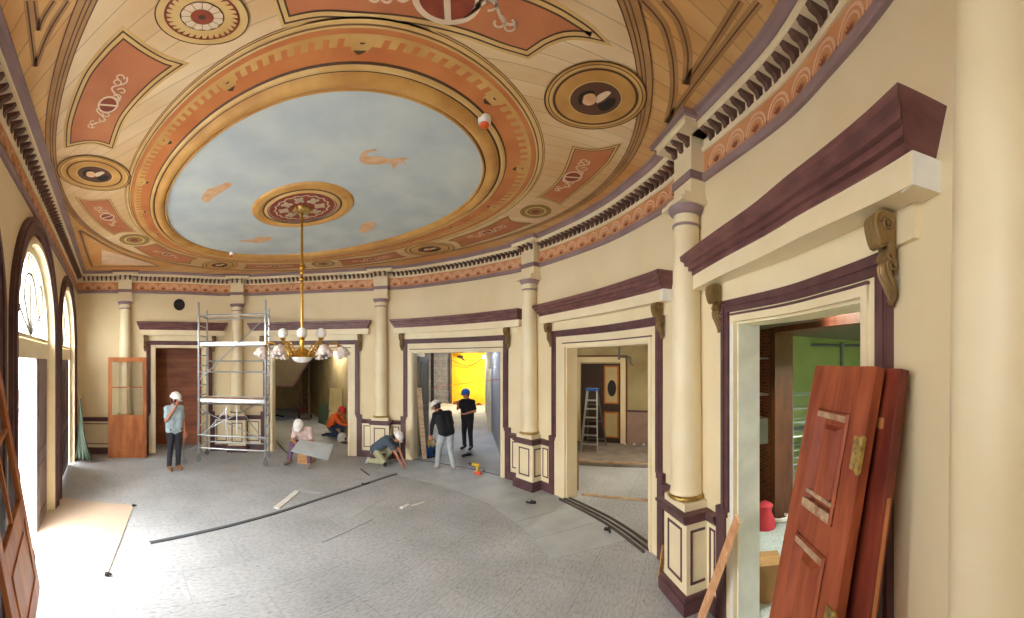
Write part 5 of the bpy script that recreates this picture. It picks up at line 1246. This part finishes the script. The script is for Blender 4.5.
# drill
p = FP(476,474); M = frame(p, 2.2); YL = mat('drill_yellow', (236,190,30), .4); root = thing('cordless_drill', 'yellow cordless drill with orange base standing on the floor', 'drill', M)
q = MB(M); q.tube([(-.09,0,.20),(.06,0,.21),(.10,0,.21)], [.035,.04,.03], 10); q.bar((-.03,0,.2),(-.05,0,.06), .05, .04); q.build('drill_body', YL, root, bevel=.003)
q = MB(M); q.lathe([(.001,-.03),(.02,-.03),(.024,.02),(.008,.04),(.004,.09),(.001,.09)], (.13,0,.21), 10, Matrix.Rotation(PI/2,3,'Y')); q.build('chuck', BLACK, root)
q = MB(M); q.box((-.05,0,.03),(.15,.09,.06)); q.build('battery', mat('drill_orange', (232,84,34), .5), root, bevel=.004)
q = MB(); q.tube(cr([FP(480,471.5,.03), FP(485,470,.03), FP(482,468,.03), FP(478,469,.03)], 8), .012, 5); tag(q.build('drill_cable', GREY), 'grey cable curled on the floor behind the yellow drill', 'cable')
p = FP(467,457); M = frame(p,.3); root = thing('hand_grinder', 'black hand grinder lying on the floor in front of the blue-helmeted worker', 'grinder', M)
q = MB(M); q.tube([(-.16,0,.05),(.0,0,.06),(.12,0,.05)], [.03,.035,.04], 10); q.build('grinder_body', BLACK, root); q = MB(M); q.lathe([(.001,0),(.07,0),(.07,.006),(.001,.008)], (.15,0,.03), 16); q.build('disc', ALUD, root)
q = MB(M); q.tube([(.08,.02,.06),(.10,.10,.08)], .014, 8); q.build('side_handle', BLACK, root)
# tool bag and boards beside door 3
p = FP(432,456); M = frame(p,.4); root = thing('tool_bag', 'open blue and black tool bag on the floor left of the black-jumpered worker', 'tool bag', M)
q = MB(M); q.box((0,0,.13),(.42,.26,.26)); q.build('bag_body', mat('blue_bag', (44,92,150), .7), root, bevel=.02); q = MB(M); q.box((0,0,.02),(.44,.28,.04)); q.box((0,-.135,.14),(.2,.02,.12)); q.build('bag_base', BLACK, root)
q = MB(M)
for k in range(5): q.bar((-.15+.07*k,random.uniform(-.06,.06),.22),(-.17+.08*k,random.uniform(-.08,.08),.45+.05*(k%2)), .025)
q.build('tool_handle', YL, root); q = MB(M); q.tube(cr([Vector(v) for v in [(-.18,0,.26),(-.1,0,.42),(.1,0,.42),(.18,0,.26)]],6), .012, 6); q.build('bag_strap', BLACK, root)
q = MB(); q.bar(FP(424.5,459,.02), pz(419,388,8.75), .12, .02); o = q.build('leaning_board', RAW); tag(o, 'long thin board leaning on the left jamb of the yellow room doorway', 'board')

# ------------------------------------------------------------------ people
def evalmesh(o):
    dg = bpy.context.evaluated_depsgraph_get(); me = bpy.data.meshes.new_from_object(o.evaluated_get(dg)); return me
def capsule(mb, a, b, ra, rb, n=12):
    a, b = Vector(a), Vector(b); d = (b-a); L_ = d.length
    if L_ < 1e-5: d = Vector((0,0,1)); L_ = 1e-4
    d.normalize(); pts, rs = [], []
    for t in (-.98,-.8,-.5): pts.append(a+d*ra*t); rs.append(ra*math.sqrt(1-t*t))
    pts.append(a); rs.append(ra); pts.append(b); rs.append(rb)
    for t in (.5,.8,.98): pts.append(b+d*rb*t); rs.append(rb*math.sqrt(1-t*t))
    mb.tube(pts, rs, n)
def fuse(mb, name, mt, parent, vox=.014, extra=None, sm=6):
    me = bpy.data.meshes.new('tmp'); me.from_pydata([tuple(v) for v in mb.v], [], mb.f); o = bpy.data.objects.new('tmp', me); COL.objects.link(o)
    r = o.modifiers.new('r', 'REMESH'); r.mode = 'VOXEL'; r.voxel_size = vox; s_ = o.modifiers.new('s', 'SMOOTH'); s_.factor = .6; s_.iterations = sm
    m2_ = evalmesh(o); bpy.data.objects.remove(o); 
    out = MB(); out.v = [v.co.copy() for v in m2_.vertices]; out.f = [list(p.vertices) for p in m2_.polygons]; out.m = [0]*len(out.f); out.smf = [True]*len(out.f)
    if extra:
        k_ = len(out.v); out.v += extra.v; out.f += [[i+k_ for i in f] for f in extra.f]; out.m += [0]*len(extra.f); out.smf += [True]*len(extra.f)
    bpy.data.meshes.remove(m2_); return out.build(name, mt, parent, smooth=True)
def person(label, M, J, shirt, trousers, shoes, helmet, sleeve='short', S=1.0, extras=None):
    root = thing('person', label, 'person', M)
    J = {k: (Vector(v)*S if k not in ('face','up','handL','handR') else Vector(v).normalized()) for k, v in J.items()}
    b = MB(M)                                      # body
    def C(k1, k2, ra, rb, mb=b): capsule(mb, J[k1] if isinstance(k1,str) else k1, J[k2] if isinstance(k2,str) else k2, ra*S, rb*S)
    side = (J['shR']-J['shL']).normalized()
    def torso(mb, e, top=True):
        for s_ in (-1,1):
            C(J['hip']+side*s_*.075*S, J['chest']+side*s_*.085*S, .105+e, .11+e, mb)
        C('hpL','hpR',.095+e,.095+e,mb); C(J['chest'],J['neck'],.10+e,.055+e,mb)
        C('shL','shR',.062+e,.062+e,mb)
    torso(b, 0); C('neck','head',.055,.06)
    hd = J['head']; f = J['face']; up = J['up']; rt = f.cross(up).normalized(); up = rt.cross(f).normalized()
    HM = Matrix((rt, f, up)).transposed()
    b.sphere(hd, .092*S, 14, (.84,1.04,1.2), HM); b.sphere(hd+HM @ Vector((0,.035,-.055))*S, .06*S, 10, (.85,.95,.9), HM)
    b.sphere(hd+HM @ Vector((0,.10,-.01))*S, .020*S, 8, (.7,1,1.5), HM)
    for s_ in (-1,1):
        b.sphere(hd+HM @ Vector((s_*.082,-.005,0))*S, .028*S, 8, (.4,.8,1.2), HM)
        k = 'L' if s_ < 0 else 'R'
        C('sh'+k,'el'+k,.050,.040); C('el'+k,'wr'+k,.040,.028); C('hp'+k,'kn'+k,.085,.055); C('kn'+k,'an'+k,.055,.038)
        C('an'+k,'toe'+k,.038,.03)
    fg = MB(M)
    for k, s_ in (('L',-1),('R',1)):
        wr = J['wr'+k]; hdv = J['hand'+k] if 'hand'+k in J else (wr-J['el'+k]).normalized()
        sd = hdv.cross(Vector((0,0,1))); sd = sd.normalized() if sd.length > .1 else Vector((1,0,0)); nv = sd.cross(hdv)
        pm = wr+hdv*.055*S
        b.sphere(pm, .05*S, 8, (.85,1.0,.5), Matrix((sd, hdv, nv)).transposed())
        for j in range(4):
            base = wr+(hdv*.085+sd*(.03-.02*j))*S; ln = (.072,.082,.078,.06)[j]*S; k1 = base+hdv*ln*.5-nv*.006*S; k2 = k1+(hdv*.8-nv*.6).normalized()*ln*.5
            fg.tube([base-hdv*.02*S,k1,k2], [.0095*S,.0085*S,.007*S], 6)
        tb = wr+(hdv*.03+sd*s_*.035)*S; fg.tube([tb, tb+(hdv*.7+sd*s_*.7)*.035*S, tb+(hdv*1.0+sd*s_*.4)*.065*S], [.012*S,.011*S,.008*S], 6)
    body = fuse(b, 'body', SKIN, root, .013*S if S < 1.2 else .013, fg)
    for s_ in (-1,1):
        e = MB(M); e.sphere(hd+HM @ Vector((s_*.032,.083,.012))*S, .011*S, 8); e.build('eye', mat('eye_dark', (40,30,26), .3), body)
    e = MB(M); e.sphere(hd+HM @ Vector((0,.088,-.055))*S, .02*S, 8, (1,.4,.3), HM); e.build('mouth', mat('lip', (150,84,70), .5), body)
    hr = MB(M); hr.sphere(hd+HM @ Vector((0,-.022,.012))*S, .102*S, 14, (.86,.98,1.12), HM); hr.build('hair', HAIR, root)
    sh = MB(M); torso(sh, .018)
    for k in 'LR':
        C('sh'+k,'el'+k,.066,.056,sh) if sleeve == 'long' else C('sh'+k, J['sh'+k].lerp(J['el'+k],.72),.066,.062,sh)
        if sleeve == 'long': C('el'+k, J['el'+k].lerp(J['wr'+k],.93),.054,.042,sh)
    dn = (J['hip']-J['chest']).normalized(); C(J['hip']-side*.07*S, J['hip']+side*.07*S,.128,.128,sh)
    fuse(sh, 'shirt', shirt, root, .014)
    tr = MB(M); C(J['hip']-side*.06*S, J['hip']+side*.06*S, .118,.118,tr)
    for k in 'LR': C('hp'+k,'kn'+k,.105,.075,tr); C('kn'+k, J['kn'+k].lerp(J['an'+k],.94),.072,.058,tr)
    C('hpL','hpR',.105,.105,tr); fuse(tr, 'trousers', trousers, root, .014)
    for k in 'LR':
        so_ = MB(M); a_, t_ = J['an'+k], J['toe'+k]; d_ = (t_-a_); d_.normalize()
        capsule(so_, a_-d_*.05*S-Vector((0,0,.01)), a_+d_*.01*S, .048*S, .048*S); capsule(so_, a_+Vector((0,0,-.02)), t_, .045*S, .038*S); fuse(so_, 'shoe', shoes, root, .012)
    hm = MB(M); pr = [(.122,-.005),(.124,.02),(.118,.06),(.10,.095),(.07,.118),(.03,.13),(.001,.132)]
    hc = hd+HM @ Vector((0,-.005,.035))*S
    hm.lathe([(r_*S,z_*S) for r_, z_ in pr], hc, 24, HM @ Matrix.Diagonal((.92,1.08,1)), caps=False)
    hm.lathe([(.115*S,-.006*S),(.135*S,-.008*S),(.135*S,0),(.12*S,.006*S)], hc, 24, HM @ Matrix.Diagonal((.95,1.08,1)), caps=False)
    hm.sphere(hc+HM @ Vector((0,.135,-.008))*S, .07*S, 10, (1.1,.6,.12), HM); hm.tube([hc+HM @ Vector((0,y_,z_))*S for y_, z_ in ((.11,.075),(.06,.12),(0,.136),(-.06,.122),(-.115,.07))], .012*S, 6)
    hm.build('hard_hat', helmet, root, smooth=True)
    if extras: extras(root, M, J, HM)
    return root
HWH = mat('white_helmet', (246,246,244), .3); HBL = mat('blue_helmet', (24,98,196), .3); HRD = mat('red_helmet', (206,34,40), .35)
def std(**k):
    J = dict(hip=(0,0,.93), chest=(0,.01,1.25), neck=(0,.0,1.44), head=(0,.03,1.60), face=(0,1,0), up=(0,0,1), shL=(-.17,0,1.38), shR=(.17,0,1.38), elL=(-.23,-.02,1.10), elR=(.23,-.02,1.10),
             wrL=(-.23,.06,.86), wrR=(.23,.06,.86), hpL=(-.09,0,.90), hpR=(.09,0,.90), knL=(-.10,.02,.49), knR=(.10,.02,.49), anL=(-.11,-.02,.09), anR=(.11,-.02,.09), toeL=(-.13,.14,.05), toeR=(.13,.14,.05))
    J.update(k); return J
def facing(p, deg):                                # 0 = towards the camera, positive turns to image right
    v = Vector((-p.x,-p.y,0)).normalized(); v = Matrix.Rotation(math.radians(deg), 3, 'Z') @ v
    return frame((p.x,p.y,0), math.atan2(v.y,v.x)-PI/2)
# local x points to image left when facing the camera (x = right hand of viewer-mirrored figure)
def phone(root, M, J, HM):
    q = MB(M); w_ = J['wrL' if PH == 'L' else 'wrR']; q.bar(w_+Vector((0,.0,.02)), w_+Vector((0.0,-.02,.15)), .07, .012); q.build('phone', BLACK, root)
    q = MB(M); q.box((0,.0,.955*1.0),(.30,.23,.035)); q.build('belt', BLACK, root)
PH = 'R'
p = FP(174,470)
person('person in white hard hat and pale grey shirt standing with a phone at the ear', facing(p, 25),
       std(head=(.0,.07,1.585), face=(-.55,.75,-.35), elR=(.25,.13,1.13), wrR=(.05,.21,1.46), handR=(-.15,-.1,1), elL=(-.24,-.04,1.10), wrL=(-.24,.05,.84)),
       mat('pale_shirt', (176,196,206), .8, rgb2=(156,178,190), scale=9), mat('black_jeans', (44,44,54), .8), mat('tan_shoe', (146,98,54), .7), HWH, 'short', 1.03, phone)
# seated worker with board
p = FP(305,463); M = facing(p, -18)
person('person in white hard hat and pink-white shirt seated bent over a grey board', M,
       dict(hip=(0,-.12,.50), chest=(.0,.08,.76), neck=(.03,.22,.90), head=(.05,.34,.98), face=(.12,.55,-.9), up=(0,.8,.5), shL=(-.17,.16,.86), shR=(.19,.18,.86), elL=(-.24,.20,.60), elR=(.23,.26,.62),
            wrL=(-.04,.42,.60), wrR=(.10,.45,.60), hpL=(-.10,-.08,.48), hpR=(.10,-.08,.48), knL=(-.20,.30,.50), knR=(.24,.26,.50), anL=(-.22,.36,.10), anR=(.32,.24,.10), toeL=(-.26,.52,.05), toeR=(.38,.40,.05)),
       mat('pink_shirt', (226,204,196), .8, rgb2=(206,182,176), scale=9), mat('mauve_trousers', (112,84,112), .8), mat('dusty_shoe', (140,124,116), .8), HWH, 'short', 1.0)
q = MB(M); q.box((0,-.10,.345),(.34,.36,.02)); 
for y_ in (-.27,.07): q.box((0,y_,.17),(.32,.02,.33))
q.box((-.16,-.10,.17),(.02,.36,.33)); q.box((.16,-.10,.17),(.02,.36,.33)); tag(rebase(q.build('plywood_stool', PLY)), 'plywood box used as a stool under the seated worker', 'stool')
cs = [pz(299.5,440,8.42), pz(333.4,444.5,8.5), pz(328,460,8.1), pz(291,451,8.0)]
n_ = (cs[1]-cs[0]).cross(cs[3]-cs[0]).normalized()*.012
q = MB(); q.add([c_+n_ for c_ in cs]+[c_-n_ for c_ in cs], [(0,1,2,3),(7,6,5,4)]+[(j,(j+1)%4,4+(j+1)%4,4+j) for j in range(4)]); o = q.build('plasterboard_sheet', GREYB); tag(o, 'grey plasterboard sheet resting across the knees of the seated worker', 'plasterboard')
# kneeling worker
p = FP(379,464); M = facing(p, 68)
def kneepad(root, M, J, HM):
    for k in 'LR': q = MB(M); q.sphere(J['kn'+k]+Vector((0,.03,-.03)), .075, 10, (1,.6,1)); q.build('knee_pad', BLACK, root)
    q = MB(M); q.box((-.02,-.10,.36),(.30,.10,.09)); q.build('tool_pouch', YL, root)
person('person in white hard hat and blue-grey T-shirt crouching with both hands on the floor', M,
       dict(hip=(0,-.08,.38), chest=(.0,.18,.58), neck=(.0,.34,.66), head=(.0,.47,.68), face=(0,.65,-.75), up=(0,.75,.6), shL=(-.17,.29,.62), shR=(.17,.29,.62), elL=(-.20,.44,.38), elR=(.20,.48,.38),
            wrL=(-.12,.58,.12), wrR=(.16,.62,.12), handL=(0,.7,-.6), handR=(0,.7,-.6), hpL=(-.10,-.06,.36), hpR=(.10,-.06,.36), knL=(-.18,.28,.36), knR=(.20,.20,.12), anL=(-.16,.08,.09), anR=(.16,-.22,.11), toeL=(-.17,.24,.05), toeR=(.17,-.26,.05)),
       mat('slate_shirt', (84,98,114), .8, rgb2=(70,84,100), scale=9), mat('khaki_trousers', (176,174,140), .8), mat('white_shoe', (190,190,196), .8), HWH, 'short', 1.0, kneepad)
# stooping worker, back to the camera
p = FP(446,470); M = facing(p, 205)
person('person in white hard hat, black jumper and pale trousers walking stooped, back turned', M,
       dict(hip=(0,-.03,.90), chest=(-.02,.10,1.17), neck=(-.05,.22,1.32), head=(-.10,.33,1.42), face=(-.35,.7,-.65), up=(-.2,.5,.85), shL=(-.20,.16,1.26), shR=(.15,.16,1.28), elL=(-.27,.20,1.00), elR=(.26,.22,1.02),
            wrL=(-.24,.30,.78), wrR=(.22,.42,.90), hpL=(-.09,-.02,.88), hpR=(.09,-.02,.88), knL=(-.13,.12,.49), knR=(.10,-.02,.48), anL=(-.17,.10,.09), anR=(.12,-.16,.10), toeL=(-.18,.27,.05), toeR=(.12,.0,.05)),
       mat('black_jumper', (26,26,32), .85), mat('pale_trousers', (182,190,194), .85, rgb2=(160,168,174), scale=9), mat('stone_shoe', (160,150,140), .8), HWH, 'long', 1.0)
p = FP(467.5,449.6)
person('person in blue hard hat and black work clothes with a hand at the chin', facing(p, -28),
       std(head=(.03,.05,1.585), face=(.45,.85,-.2), elR=(.27,.10,1.16), wrR=(.20,.20,1.36), handR=(-.6,.1,.7), elL=(-.26,.02,1.12), wrL=(-.02,.24,1.05), handL=(1,.1,.1)),
       mat('black_tshirt', (22,22,28), .85), mat('black_work_trousers', (26,26,34), .85), BLACK, HBL, 'short', .99)
p = FP(334,437); M = facing(p, 62)
person('person in red hard hat and orange top kneeling in the hall beside the cream leaf', M,
       dict(hip=(0,-.12,.40), chest=(.0,.04,.66), neck=(.0,.16,.80), head=(.0,.27,.88), face=(0,.7,-.7), up=(0,.7,.7), shL=(-.17,.12,.74), shR=(.17,.12,.74), elL=(-.22,.26,.52), elR=(.22,.30,.52),
            wrL=(-.10,.48,.46), wrR=(.10,.50,.44), hpL=(-.10,-.10,.36), hpR=(.10,-.10,.36), knL=(-.16,.28,.34), knR=(.16,.22,.10), anL=(-.15,.20,.09), anR=(.15,-.22,.10), toeL=(-.15,.36,.05), toeR=(.15,-.36,.06)),
       mat('orange_top', (226,98,34), .8), mat('navy_jeans', (42,56,84), .85), BLACK, HRD, 'long', 1.0)
p = FP(342,441); q = MB(); q.lathe([(.135,0),(.14,.02),(.13,.07),(.10,.11),(.05,.135),(.001,.14)], p+Vector((0,0,.12)), 18); q.box(p+Vector((0,0,.06)), (.26,.26,.12)); tag(rebase(q.build('spare_hard_hat', HWH)), 'white hard hat resting beside the red-helmeted kneeling worker', 'hard hat')
p = FP(347,443); M = frame(p,.5); root = thing('power_saw', 'grey power saw on the floor at the hall doorway beside the orange worker', 'saw', M)
q = MB(M); q.box((0,0,.03),(.34,.20,.03)); q.tube([(-.05,0,.12),(.12,0,.14)], .05, 10); q.build('saw_body', BLACK, root); q = MB(M); q.lathe([(.001,0),(.10,0),(.10,.01),(.001,.01)], (0,-.07,.12), 18, Matrix.Rotation(PI/2,3,'X')); q.build('blade', ALU, root)
SKYS, SUNE, EXPO = 9.0, 1.0, 1.34

# ------------------------------------------------------------------ camera, light
cam = bpy.data.cameras.new('camera'); cam.type = 'PANO'; cam.panorama_type = 'CENTRAL_CYLINDRICAL'
cam.central_cylindrical_range_u_min = -512/F; cam.central_cylindrical_range_u_max = 512/F
cam.central_cylindrical_range_v_min = -(618-HY)/F; cam.central_cylindrical_range_v_max = HY/F
cam.central_cylindrical_radius = 1.0
co = bpy.data.objects.new('camera', cam); COL.objects.link(co); co.location = (0,0,E)
co.rotation_euler = (PI/2, 0, -az(512)); sc.camera = co
w = bpy.data.worlds.new('world'); sc.world = w; w.use_nodes = True
bg = w.node_tree.nodes['Background']; bg.inputs[0].default_value = (1.0,.98,.95,1); bg.inputs[1].default_value = SKYS
def area(name, loc, to, sx, sy, e, col=(1,1,1), portal=False):
    l = bpy.data.lights.new(name, 'AREA'); l.shape = 'RECTANGLE'; l.size = sx; l.size_y = sy; l.energy = e; l.color = col
    if portal: l.cycles.is_portal = True
    o = bpy.data.objects.new(name, l); COL.objects.link(o); o.location = loc
    o.rotation_euler = (Vector(to)-Vector(loc)).to_track_quat('-Z','Y').to_euler(); return o
for wn in WIN:
    c = sum(wn)/2; area('daylight_portal', LS(c,-.3,2.1), LS(c,2,2.1), wn[1]-wn[0], 4.2, 1, portal=True)
sl = bpy.data.lights.new('sun', 'SUN'); sl.energy = SUNE; sl.angle = .3; sl.color = (1,.95,.86)
so = bpy.data.objects.new('sun', sl); COL.objects.link(so)
d = (U*.80+V*.60); d.z = -1.05; so.rotation_euler = d.to_track_quat('-Z','Y').to_euler()
sc.view_settings.view_transform = 'Standard'; sc.view_settings.look = 'None'; sc.view_settings.gamma = 1
sc.view_settings.use_curve_mapping = False; sc.view_settings.exposure = EXPO
cy = sc.cycles; cy.use_denoising = True; cy.max_bounces = 10; cy.diffuse_bounces = 7; cy.glossy_bounces = 3; cy.transparent_max_bounces = 12
cy.sample_clamp_indirect = 8
